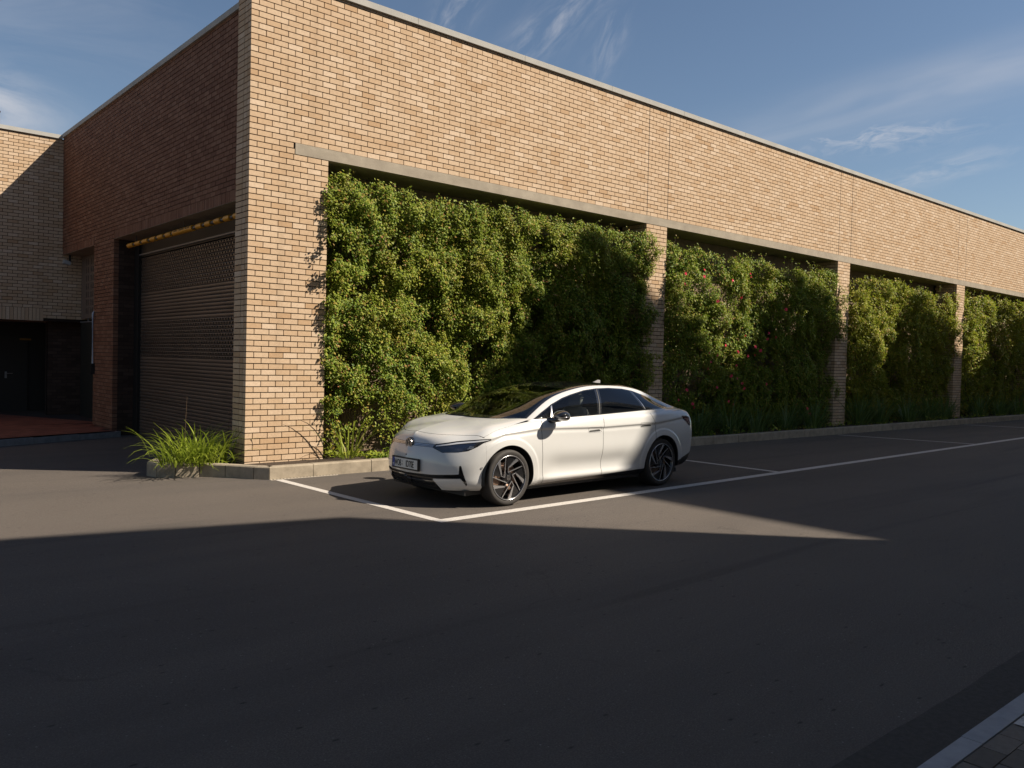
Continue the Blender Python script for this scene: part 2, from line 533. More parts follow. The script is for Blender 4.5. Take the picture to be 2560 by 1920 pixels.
MORT = .014
core = MB()
core.box(MORT, .5, MORT, .45, -.3, 4.80)                       # corner pier core, left of the bay
core.box(.5, 5.5 * MOD - MORT, MORT, .9, -.3, 4.80)
core.box(MORT, beam_x0 + .02, MORT, .5, 4.802, 4.980)
core.box(MORT, .46, MORT, .45, 4.982, 8.05)
core.box(.462, XEND * MOD, MORT, .5, 4.982, 7.33)
core.build('front_wall', M_MORT, bld)
for p in PIL:
    MB().box(p * MOD + MORT, (p + 3) * MOD - MORT, MORT, .78, 0, 4.798).build('pillar', M_MORT, bld)
MB().box(beam_x0, XEND * MOD, -.003, 1.0, 4.806, 4.974).build('concrete_beam', M_CONC, bld)
# vertical movement joints over the pillars
for p in PIL:
    for q in (p, p + 3):
        MB().box(q * MOD - .0065, q * MOD + .0065, -.0025, .009, 4.98, 7.33).build('movement_joint', M_MORTR, bld)
# coping, in lengths
x = .47
while x < XEND * MOD:
    e = min(x + 2.4, XEND * MOD)
    MB().prism([(-.045, ZCOPE), (.42, ZCOPE), (.42, ZCOPE + .09), (-.045, ZCOPE + .10)], 0, x + .003, e - .003).build('coping', M_COPE, bld)
    x = e
y = .47
while y < 12.8:
    e = min(y + 2.4, 12.86)
    MB().prism([(.420, ZCOPE), (.88, ZCOPE), (.88, ZCOPE + .09), (.420, ZCOPE + .10)], 1, y + .003, e - .003) .build('coping', M_COPE, bld)
    y = e
MB().box(.5, XEND * MOD, .5, 30, 6.9, 7.0).build('roof', M_CONC, bld)

# screen wall of pierced blocks behind the creepers
MB().box(1.2, XEND * MOD, .80, 1.0, 0, 4.80).build('screen_wall', M_SCREEN, bld)
ringm = MB()
for rr in (.145, .095, .05):
    ringm.lathe([(rr + .014, 0), (rr + .010, -.022), (rr - .010, -.022), (rr - .014, 0)], 20, 'y')
ringm.box(-.192, .192, .0005, .012, -.192, .192)
ring_me = ringm.mesh('breeze_block', M_SCREEN)
for j in range(4):
    for i in range(12):
        o = bpy.data.objects.new('breeze_block', ring_me)
        o.location = (1.49 + i * .39, .787, .42 + j * .39)
        link(o, bld)

# garage side, facing -X
GX = 2 * MOD
GAR = (1.30, 8.27)             # roller door opening along Y
SCR = (9.84, 12.56)            # louvred opening
ZL = 4.272                     # underside of the lintels
ROWL = 48                      # first course above lintel that is laid flat starts above soldiers
nl = int((ZL - Z0) / CRS)      # course at the lintel
ns = nl + 3
def gskip(y, n):
    if n < ns: return True
    return False
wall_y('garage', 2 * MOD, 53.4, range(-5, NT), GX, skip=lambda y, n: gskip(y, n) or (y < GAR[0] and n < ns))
wall_y('garage', GAR[1], (SCR[0] - GAR[1]) / MOD, range(-5, ns), GX)
for (a, b) in ((GAR[0], GAR[1] - .02), (SCR[0] + .05, SCR[1] + .28)):
    y = a
    while y < b - .05:
        add_brick('garage', GX + RNG.uniform(-.002, .002), GX + BD, y + .005, y + .0807, ZL + .004, zn(ns) - .010)
        y += CRS
# jamb return on the far side of the roller door
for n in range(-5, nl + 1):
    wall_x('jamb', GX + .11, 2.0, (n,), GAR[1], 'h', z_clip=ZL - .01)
gcore = MB()
gcore.box(GX + MORT, GX + .30, .47, 12.86, zn(ns) - .005, 7.33)
gcore.box(GX + MORT, GX + .30, GAR[0], SCR[1] + .3, ZL + .006, zn(ns) - .006)
gcore.box(GX + MORT, GX + .62, GAR[1] + .021, SCR[0] - MORT, -.3, ZL)
gcore.build('garage_wall', M_MORTR, bld)
MB().box(GX + .004, 1.7, .47, GAR[1] - .004, ZL - .002, ZL + .003).build('door_soffit', M_CONC, bld)
MB().box(GX + .004, 1.5, SCR[0] + .004, 12.85, ZL - .002, ZL + .003).build('screen_soffit', M_CONC, bld)
MB().box(GX + .02, .95, GAR[1] + .009, GAR[1] + .02, -.2, ZL).build('jamb_back', M_MORTR, bld)
MB().box(GX + .0015, GX + .0085, 4.20, 4.206, zn(ns), 7.33).build('movement_joint', M_MORTR, bld)

# dark box behind everything
MB().box(1.25, 1.30, .5, 13.5, -.3, 4.6).build('inner_wall', M_BLACKM, bld)

# roller shutter: slats as parts, slotted ones with real slots
SX = .98
shut = empty('roller_shutter', (SX, 0, 0), 0, bld)
Y0s, Y1s = .50, 7.98
def slat_mesh(slots):
    h = .068; mb = MB()
    if not slots:
        mb.prism([(0, 0), (-.010, .014), (-.013, .034), (-.010, .054), (0, .066), (.004, .066), (.004, 0)], 1, Y0s, Y1s)
        return mb.mesh('slat', M_SHUT)
    mb.prism([(0, 0), (-.010, .012), (-.0105, .016), (.004, .016), (.004, 0)], 1, Y0s, Y1s)
    mb.prism([(-.0115, .050), (-.010, .054), (0, .066), (.004, .066), (.004, .050)], 1, Y0s, Y1s)
    y = Y0s
    while y < Y1s:
        mb.box(-.0125, .003, y, min(y + .052, Y1s), .016, .050); y += .128
    return mb.mesh('slat', M_SHUT)
plain_me, slot_me = slat_mesh(False), slat_mesh(True)
ks = 56
for k in range(ks):
    z = 3.80 - k * .0715
    slotted = (k < 11) or (20 <= k < 31)
    o = bpy.data.objects.new('slat', slot_me if slotted else plain_me)
    o.location = (0, (.064 if k % 2 else 0) * slotted, z)
    link(o, shut)
MB().box(-.02, .06, Y0s, Y1s, 3.885, 4.262).build('shutter_box', M_BLACKM, shut)
MB().tube([(-.045, Y0s, 3.93), (-.045, Y1s, 3.93)], .022, 10).build('head_rail', M_STEEL, shut)
MB().box(-.07, .04, Y1s, GAR[1] - .005, -.2, 4.262).build('guide_rail', M_BLACKM, shut)
MB().box(.04, .05, Y0s, Y1s, -.2, 3.88).build('backing', M_BLACKM, shut)

# louvred screen beside the door and the door leaf under it
scr = empty('service_screen', (0, 0, 0), 0, bld)
SXX = .92
MB().box(SXX, SXX + .03, SCR[0] + .005, SCR[1] + .25, 2.60, ZL - .01).build('panel', simple('weathered_panel', (.15, .115, .09), .6), scr)
sl = MB()
ov = [(.028 * math.cos(t * math.pi / 6), .085 * math.sin(t * math.pi / 6)) for t in range(12)]
for j in range(7):
    for i in range(14):
        yy = SCR[0] + .16 + i * .17 + (.10 if (i // 4) % 2 else 0)
        sl.prism([(yy + a, 2.80 + j * .213 + b) for a, b in ov], 0, SXX - .004, SXX - .001)
tag(sl.build('vent_slot', M_BLACKM, scr), kind='stuff')
MB().box(SXX - .02, SXX + .03, SCR[0] + .005, SCR[1] + .25, 2.49, 2.525).build('rail', M_STEEL, scr)
for i in range(6):
    MB().box(SXX, SXX + .02, SCR[0] + .2 + i * .42, SCR[0] + .24 + i * .42, 2.526, 2.598).build('bracket', M_STEEL, scr)
MB().box(SXX, SXX + .04, SCR[0] + .005, SCR[1] + .25, -.02, 2.486).build('door_leaf', simple('dark_green_door', (.022, .022, .018), .5), scr)
MB().box(SXX - .006, SXX, 11.12, 11.135, -.02, 2.48).build('door_gap', M_BLACKM, scr)

# ---- the block that closes the yard on the far left
ANX = empty('brick_annex', (0, 12.86, 0))
tag(ANX, 'lower left brick block closing the yard, half in diagonal shadow above a dark doorway', 'building')
YA = 12.86
AX0 = -16.0
amods = (1.30 - AX0) / MOD
zs0 = 2.50
na = int((zs0 - Z0) / CRS) + 1
wall_x('annex', AX0, amods, range(na + 3, NT), YA, z_clip=ZCOPE - .02)
x = AX0
while x < -.02:
    add_brick('annex', x + .005, x + .0807, YA + RNG.uniform(-.002, .002), YA + BD, zs0 + .003, zn(na + 3) - .010)
    x += CRS
wall_x('annex', -.01, 1.31 / MOD, range(na, na + 3), YA)
ac = MB()
ac.box(AX0, 1.30, YA + MORT, YA + .3, zs0 + .006, 7.31)
ac.box(AX0, .20, YA + .32, YA + 6, zs0 + .1, 7.0)
ac.build('wall', M_MORT, ANX)
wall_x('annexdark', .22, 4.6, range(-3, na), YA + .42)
MB().box(.22, 1.3, YA + .43, YA + .65, -.3, zs0).build('door_pier', M_MORTR, ANX)
MB().box(AX0, 1.3, YA + 2.2, YA + 2.3, -.1, zs0 + .1).build('recess_back', M_BLACKM, ANX)
MB().box(AX0, 1.3, YA + .30, YA + 2.2, zs0 + .008, zs0 + .05).build('recess_soffit', M_CONC, ANX)
x = AX0
while x < GX - .1:
    e = min(x + 2.4, GX - .03)
    MB().prism([(YA - .045, ZCOPE - .02), (YA + .4, ZCOPE - .02), (YA + .4, ZCOPE + .08), (YA - .045, ZCOPE + .08)], 0, x + .003, e - .003).build('coping', M_COPE, ANX)
    x = e
dr = empty('door', (-.9, YA + 2.15, 0), 0, ANX)
MB().box(-.95, .98, -.03, .03, .0, 2.10).build('door_leaf', simple('dark_door', (.016, .014, .012), .5), dr)
hd = MB().box(.42, .47, -.05, -.03, .93, 1.11); hd.tube([(.445, -.085, 1.06), (.60, -.085, 1.06)], .011, 8); hd.tube([(.445, -.04, 1.06), (.445, -.085, 1.06)], .010, 8)
hd.build('handle', M_STEEL, dr)
MB().box(.78, 1.06, -.045, -.031, 2.00, 2.05).build('door_sign', simple('amber_plate', (.22, .11, .01), .5), dr)

# red tiled platform with its kerb (part of the yard floor)
KA, KB = Vector((-6.0, 5.14)), Vector((.60, 7.945))
plat = MB().poly([(KA.x, KA.y, .004), (KB.x - .15, KB.y - .02, -.03), (.46, 8.2, -.03), (.9, 9.6, -.01), (.9, 15.2, .0), (-16, 15.2, 0.0), (-16, 5.14, .0)], [(0, 1, 2, 3, 4, 5, 6)]).build('red_floor', M_MORTR)
tag(plat, 'red tiled floor of the loading platform on the far left', kind='structure')
tl = []
d = (KB - KA).normalized(); nn = Vector((-d.y, d.x))
tv, tf = [], []
for i in range(-6, 34):
    for j in range(0, 42):
        c = KA + d * (i * .24 + .12) + nn * (.16 + j * .24)
        if c.y > 15 or c.x > .78 or c.x < -7 or (c.x > .42 and c.y < 9.84): continue
        if c.x > .30 and c.y < 8.3: continue
        q = [c + d * sx * .116 + nn * sy * .116 for sx, sy in ((-1, -1), (1, -1), (1, 1), (-1, 1))]
        b = len(tv); zz = .009 - .03 * max(0, (p := (c.x + 1.5) / 2.2)) * (c.y < 10) * .6
        tv += [(v.x, v.y, zz + RNG.uniform(-.001, .001)) for v in q]; tf.append((b, b + 1, b + 2, b + 3))
tag(link(bpy.data.objects.new('floor_tile', mesh_np('floor_tile', tv, tf, M_TILE)), plat), kind='stuff')
k = 0; t = 0.0; Lk = (KB - KA).length
while t < Lk - .1:
    e = min(t + 1.02, Lk)
    a, b = KA + d * (t + .006), KA + d * (e - .006)
    o = nn * .14
    mb = MB()
    zt = .012 - .05 * (t / Lk)
    mb.poly([(a.x, a.y, -.30), (b.x, b.y, -.30), (b.x + o.x, b.y + o.y, -.30), (a.x + o.x, a.y + o.y, -.30),
             (a.x + .012 * nn.x, a.y + .012 * nn.y, zt), (b.x + .012 * nn.x, b.y + .012 * nn.y, zt), (b.x + o.x, b.y + o.y, zt), (a.x + o.x, a.y + o.y, zt)],
            [(0, 3, 2, 1), (4, 5, 6, 7), (0, 1, 5, 4), (1, 2, 6, 5), (2, 3, 7, 6), (3, 0, 4, 7)])
    mb.build('kerb_stone', M_KERBG, plat)
    t = e

for c in ANX.children:
    c.location -= ANX.location

# ---- turn the collected bricks into objects: the 300 nearest singly, the rest joined
MESH_CACHE = {}
def unit_brick(sx, sy, sz, mat):
    key = (round(sx, 3), round(sy, 3), round(sz, 3), mat.name)
    if key not in MESH_CACHE:
        MESH_CACHE[key] = MB().box(-sx / 2, sx / 2, -sy / 2, sy / 2, -sz / 2, sz / 2).mesh('brick', mat)
    return MESH_CACHE[key]
BF = np.array([(0, 3, 2, 1), (4, 5, 6, 7), (0, 1, 5, 4), (1, 2, 6, 5), (2, 3, 7, 6), (3, 0, 4, 7)])
def joined(name, B, mat, parent):
    B = np.array(B); x0, x1, y0, y1, z0, z1 = B.T
    x0, x1 = np.minimum(x0, x1), np.maximum(x0, x1); y0, y1 = np.minimum(y0, y1), np.maximum(y0, y1)
    V = np.stack([np.stack(p, 1) for p in ((x0, y0, z0), (x1, y0, z0), (x1, y1, z0), (x0, y1, z0), (x0, y0, z1), (x1, y0, z1), (x1, y1, z1), (x0, y1, z1))], 1).reshape(-1, 3)
    F = (np.arange(len(B))[:, None, None] * 8 + BF[None]).reshape(-1, 4)
    off = np.array(parent.location) if parent is not None else 0
    o = link(bpy.data.objects.new(name, mesh_np(name, V - off, F, mat)), parent)
    return tag(o, kind='stuff')
def lay(keys_mats, parent, limit):
    allb = []
    for key, mat in keys_mats:
        for b in STONES.get(key, []):
            c = ((b[0] + b[1]) / 2, (b[2] + b[3]) / 2, (b[4] + b[5]) / 2)
            hidden = c[1] > .3 and key == 'front'
            area = abs(b[1] - b[0]) if key != 'garage' else abs(b[3] - b[2])
            vis = c[2] > .12 and c[2] < 8.0
            allb.append(((Vector(c) - CAM).length / max(.3, min(1, area / .2)) + (0 if vis else 100) + (40 if hidden else 0), b, mat))
    allb.sort(key=lambda t: t[0])
    off = Vector(parent.location)
    for dd, b, mat in allb[:limit]:
        x0, x1, y0, y1, z0, z1 = b
        x0, x1 = min(x0, x1), max(x0, x1); y0, y1 = min(y0, y1), max(y0, y1)
        o = bpy.data.objects.new('brick', unit_brick(x1 - x0, y1 - y0, z1 - z0, mat))
        o.location = Vector(((x0 + x1) / 2, (y0 + y1) / 2, (z0 + z1) / 2)) - off
        link(o, parent)
    for key, mat in keys_mats:
        rest = [b for dd, b, m in allb[limit:] if m == mat]
        if rest:
            joined('brickwork', rest, mat, parent)
lay([('front', M_BRICK), ('garage', M_RED), ('jamb', M_SHADEB)], bld, 300)
lay([('annex', M_BRICK), ('annexdark', M_SHADEB)], ANX, 300)

# ---- clearance bar hung in front of the roller door
bar = empty('clearance_bar', (.62, 0, 4.08))
tag(bar, 'yellow banded height limit bar hanging under the lintel of the roller door', 'barrier bar')
MB().tube([(0, 7.70, 0), (0, .9, 0)], .030, 12).build('pipe', M_GREYB, bar)
bands = [(7.71, 7.36), (7.18, 6.86), (6.70, 6.38), (6.20, 5.90), (5.74, 5.44), (5.28, 4.99)]
for a, b in bands:
    MB().tube([(0, a, 0), (0, b, 0)], .052, 14).build('band', M_YELLOW, bar)
MB().tube([(0, 4.86, 0), (0, 3.86, 0)], .056, 14).build('sign_sleeve', M_YELLOW, bar)
for a, b in [(3.66, 3.40), (3.22, 2.98), (2.80, 2.55), (2.38, 2.14), (1.96, 1.72)]:
    MB().tube([(0, a, 0), (0, b, 0)], .052, 14).build('band', M_YELLOW, bar)
mk = MB()
for i in range(15):
    if i in (4, 10): continue
    yy = 4.74 - i * .056
    mk.box(-.0590, -.0555, yy - .016, yy + .016, .000, .022 + .006 * (i % 3))
mk.build('lettering', simple('faded_letter', (.10, .05, .01), .6), bar)
for yy in (7.2, 4.36, 1.9):
    MB().tube([(0, yy, .03), (0, yy, .19)], .008, 6).build('hanger', M_BLACKM, bar)

# ---- conduit with bent top on the brick pier beside the screen
cd = empty('conduit_pipe', (.43, 9.74, 0))
tag(cd, 'pale grey conduit pipe with bent top on the brick pier', 'pipe')
MB().tube([(.10, .14, 2.66), (.03, .06, 2.68), (-.005, .0, 2.64), (-.01, -.01, 2.55), (-.01, -.01, 1.44)], .022, 8).build('tube', simple('pale_pipe', (.36, .40, .46), .5), cd)
MB().box(-.05, .03, -.05, .03, 1.20, 1.45).build('switch_box', M_BLACKM, cd)

# ---- floodlight and camera-like lamp under the annex corner, lamp on the annex roof
fl_ = empty('wall_lamp', (.50, 12.55, 4.05))
tag(fl_, 'small grey floodlight fixed under the lintel in the yard corner', 'lamp')
MB().prism([(-.10, -.03), (.06, -.07), (.07, .02), (-.08, .07)], 1, -.12, .06).build('housing', simple('lamp_grey', (.30, .30, .30), .5), fl_)
MB().box(.04, .09, -.05, .0, .0, .20).build('bracket', M_BLACKM, fl_)
rl = empty('roof_lamp', (-.95, 13.2, 7.4))
tag(rl, 'thin post lamp standing on the annex parapet at the far left', 'lamp')
MB().tube([(0, 0, 0), (0, 0, .37)], .018, 8).build('post', M_STEEL, rl)
MB().prism([(-.30, .345), (.015, .385), (.015, .42), (-.30, .385)], 1, -.08, .08).build('lamp_head', M_BLACKM, rl)

# ------------------------------------------------------------------ kerb, beds
kerb = tag(empty('kerb', (0, 0, 0)), 'pale concrete kerb along the planted bed below the creepers', kind='structure')
ZK = .185
def kerb_stone(a, b, w=.13, parent=kerb, z0=-.12, zt=ZK, mat=M_KERB, cham=.018):
    a, b = Vector(a), Vector(b); d = (b - a).normalized(); n = Vector((-d.y, d.x))
    sec_ = [(0, z0), (w, z0), (w, zt), (cham, zt), (.004, zt - cham)]
    P = []
    j = RNG.uniform(-.004, .004)
    for p in (a + d * .005, b - d * .005):
        P += [(p.x + n.x * (q + j), p.y + n.y * (q + j), z) for q, z in sec_]
    m = len(sec_)
    MB().poly(P, [tuple(range(m)), tuple(range(m, 2 * m))[::-1]] + [(i, m + i, m + (i + 1) % m, (i + 1) % m) for i in range(m)]).build('kerb_stone', mat, parent)
x = .06
first = True
while x < 43:
    e = x + (.68 if first else .985); first = False
    kerb_stone((x, -.72), (e, -.72)); x = e
# the rounded end of the bed at the corner pier
pts = [(.06, -.72), (-.10, -.55), (-.36, -.18), (-.62, .10), (-.92, .22), (-1.12, .40), (-1.16, .70), (-.98, .98), (-.60, 1.12), (-.05, 1.15)]
for a, b in zip(pts[1:], pts[:-1]):
    kerb_stone(a, b)
bed = MB().poly([(x, y, .150) for x, y in [(.1, -.60), (-.05, -.45), (-.32, -.07), (-.56, .20), (-.9, .36), (-1.0, .45), (-1.05, .7), (-.9, .88), (-.6, 1.0), (.0, 1.04), (.0, .02), (.1, .02), (43, .02), (43, -.60)]], [tuple(range(14))]).build('soil_bed', M_SOIL)
tag(bed, 'dark soil of the planted bed behind the kerb', kind='structure')
MB().poly([(1.3, .02, .148), (43, .02, .148), (43, .79, .148), (1.3, .79, .148)], [(0, 1, 2, 3)]).build('soil_strip', M_SOIL, bed)
# slotted drain at the foot of the kerb
dg = tag(empty('drain_grate', (0, 0, 0)), 'narrow slotted drain grate at the foot of the kerb', 'drain')
MB().box(.06, 1.12, -.765, -.722, .0, .006).build('frame', simple('drain_concrete', (.42, .37, .30), .8), dg)
sm_ = MB()
for i in range(20):
    x = .09 + i * .052
    sm_.poly([(x, -.763, .0085), (x + .020, -.763, .0085), (x + .032, -.724, .0085), (x + .012, -.724, .0085)], [(0, 1, 2, 3)])
tag(sm_.build('slot', M_BLACKM, dg), kind='stuff')

# ------------------------------------------------------------------ pavement at the bottom right
pav = MB().box(-60, 60, -13.4, -10.43, -.1, .128).build('pavement', M_MORTR)
tag(pav, 'pavement of brown pavers in the right foreground corner', kind='structure')
x = -1.13 - .98 * 30
for i in range(60):
    a, b = x + i * .98, x + (i + 1) * .98
    if b < -6 or a > 6: continue
    mb = MB(); j = RNG.uniform(-.003, .003)
    mb.prism([(-10.418, -.1), (-10.322 + j, -.1), (-10.322 + j, .128), (-10.330 + j, .142), (-10.418, .142)], 0, a + .003, b - .003)
    mb.build('kerb_stone', M_KERB2, pav)
for j in range(7):
    for i in range(26):
        a = -2.8 + i * .205 + (.10 if j % 2 else 0); y1 = -10.424 - j * .105
        z = .138 + RNG.uniform(-.002, .002)
        MB().box(a + .004, a + .201, y1 - .101, y1, .10, z).build('paver', M_PAVER, pav)
MB().poly([(x, y, .1435) for x, y in [(-.79, -10.43), (-.66, -10.43), (-.66, -11.3), (-.79, -11.3)]], [(3, 2, 1, 0)]).build('painted_strip', M_LINE, pav)
# darker channel along that kerb
def gutter_mat():
    m = Mat('dark_channel'); n = m.noise(30, 6, .7, 'Pos')
    m.color(m.ramp(n, [(.3, (.034, .030, .026)), (.7, (.066, .058, .051))])); m.set(Roughness=.95); m.bump(n, .5, .01); return m.m
gp = []
N = 120
for i in range(N + 1):
    xx = -8 + i * .25
    gp.append((xx, -9.97 + .008 * math.sin(xx * 3.1) + RNG.uniform(-.006, .006), .004))
P = [(-8 + i * .25, -10.325, .004) for i in range(N + 1)] + gp
MB().poly(P, [(i, i + 1, N + 2 + i, N + 1 + i) for i in range(N)]).build('gutter', gutter_mat(), ground)

# ------------------------------------------------------------------ buildings across the street (out of frame, they cast the shade)
def far_wall_mat(name, a, b):
    m = Mat(name)
    br = m.new('ShaderNodeTexBrick'); br.inputs['Scale'].default_value = 1.0
    br.inputs['Brick Width'].default_value = .24; br.inputs['Row Height'].default_value = .086; br.inputs['Mortar Size'].default_value = .008
    br.inputs['Color1'].default_value = (*a, 1); br.inputs['Color2'].default_value = (*b, 1); br.inputs['Mortar'].default_value = (.66, .64, .61, 1)
    mp = m.new('ShaderNodeMapping'); mp.inputs['Rotation'].default_value = (R(90), 0, 0)
    m.l.new(m.new('ShaderNodeNewGeometry').outputs['Position'], mp.inputs['Vector']); m.l.new(mp.outputs[0], br.inputs['Vector'])
    m.color(br.outputs['Color']); m.set(Roughness=.9); return m.m
M_FARW = far_wall_mat('pale_bounce_brick', (.72, .70, .66), (.76, .74, .70))  # pale tone added so the facades bounce fill light onto the shaded car

# gabled warehouse: its right corner and gable edge throw the near shadow
gw = empty('gabled_warehouse', (0, -13.5, 0))
tag(gw, 'tall gabled brick warehouse across the street behind the viewer', 'building')
XC, ZC = 8.90, 12.0
prof = [(-8.8, 0), (XC, 0), (XC, ZC), (3.0, 14.36), (-2.9, 12.0), (-8.8, 12.0)]
MB().prism(prof, 1, -12, 0).build('wall', M_FARW, gw)
for i in range(4):
    for j in range(3):
        xx = -7.6 + i * 3.8
        f = MB(); f.box(xx - .07, xx + 1.47, -.03, .05, 1.5 + j * 3.6 - .07, 1.5 + j * 3.6 + 1.87)
        fo = f.build('window', M_STEEL, gw)
        MB().box(xx, xx + 1.4, .051, .055, 1.5 + j * 3.6, 1.5 + j * 3.6 + 1.8).build('pane', M_GLASSW, fo)

# saw-tooth factory: each ridge throws one slanted shadow edge on the green wall
YB = -12.5
sf = empty('sawtooth_factory', (0, YB, 0))
tag(sf, 'high brick factory with saw tooth roof across the street out of frame', 'building')
kx, kz = .69 / .724 * (-YB), .885 / .724 * (-YB)
XR0, ZR, PER, DROP = 6.92 + kx, 4.45 + kz, 7.6, .50
tp = [(XR0, 0)]
for k in range(5):
    xr = XR0 + PER * k
    tp += [(xr, ZR), (xr + PER - .01, ZR - DROP * PER)]
tp += [(XR0 + PER * 5, 0)]
MB().prism(tp, 1, -26, 0).build('wall', M_FARW, sf)
for i in range(9):
    for j in range(4):
        xx = XR0 + 1.2 + i * 4.1; zz = 1.2 + j * 3.6
        fo = MB().box(xx - .08, xx + 2.08, -.03, .05, zz - .08, zz + 2.08).build('window', M_STEEL, sf)
        MB().box(xx, xx + 2.0, .051, .055, zz, zz + 2.0).build('pane', M_GLASSW, fo)

# ------------------------------------------------------------------ creepers
def vnoise(x, y, scale, seed):
    r = np.random.default_rng(seed); G = r.random((64, 64))
    u, v = x * scale + 100.3, y * scale + 57.7
    i, j = np.floor(u).astype(int), np.floor(v).astype(int); a, b = u - i, v - j
    a = a * a * (3 - 2 * a); b = b * b * (3 - 2 * b)
    g = lambda p, q: G[p % 64, q % 64]
    return (g(i, j) * (1 - a) + g(i + 1, j) * a) * (1 - b) + (g(i, j + 1) * (1 - a) + g(i + 1, j + 1) * a) * b
def fbm(x, y, s, seed): return .55 * vnoise(x, y, s, seed) + .3 * vnoise(x, y, s * 2.1, seed + 1) + .15 * vnoise(x, y, s * 4.3, seed + 2)

def leaves(P, D, size, seed, fold=.28):
    """leaf blades at P (n,3) whose faces look along D (n,3): two triangles folded on the midrib"""
    r = np.random.default_rng(seed); n = len(P)
    D = D / np.linalg.norm(D, axis=1, keepdims=True)
    T = np.cross(D, r.normal(size=(n, 3))); T /= np.linalg.norm(T, axis=1, keepdims=True)
    T[:, 2] -= .25; T /= np.linalg.norm(T, axis=1, keepdims=True)
    S = np.cross(D, T); S /= np.linalg.norm(S, axis=1, keepdims=True)
    L = (size * r.uniform(.6, 1.35, n))[:, None]; W = L * r.uniform(.26, .40, n)[:, None]
    base = P - T * L * .5; tip = P + T * L * .5
    lf = P + S * W + D * W * fold - T * L * .05; rg = P - S * W + D * W * fold - T * L * .05
    V = np.stack([base, lf, tip, rg], 1).reshape(-1, 3)
    k = np.arange(n)[:, None] * 4
    F = np.concatenate([k + [0, 1, 2], k + [0, 2, 3]], 1).reshape(-1, 3)
    return V, F

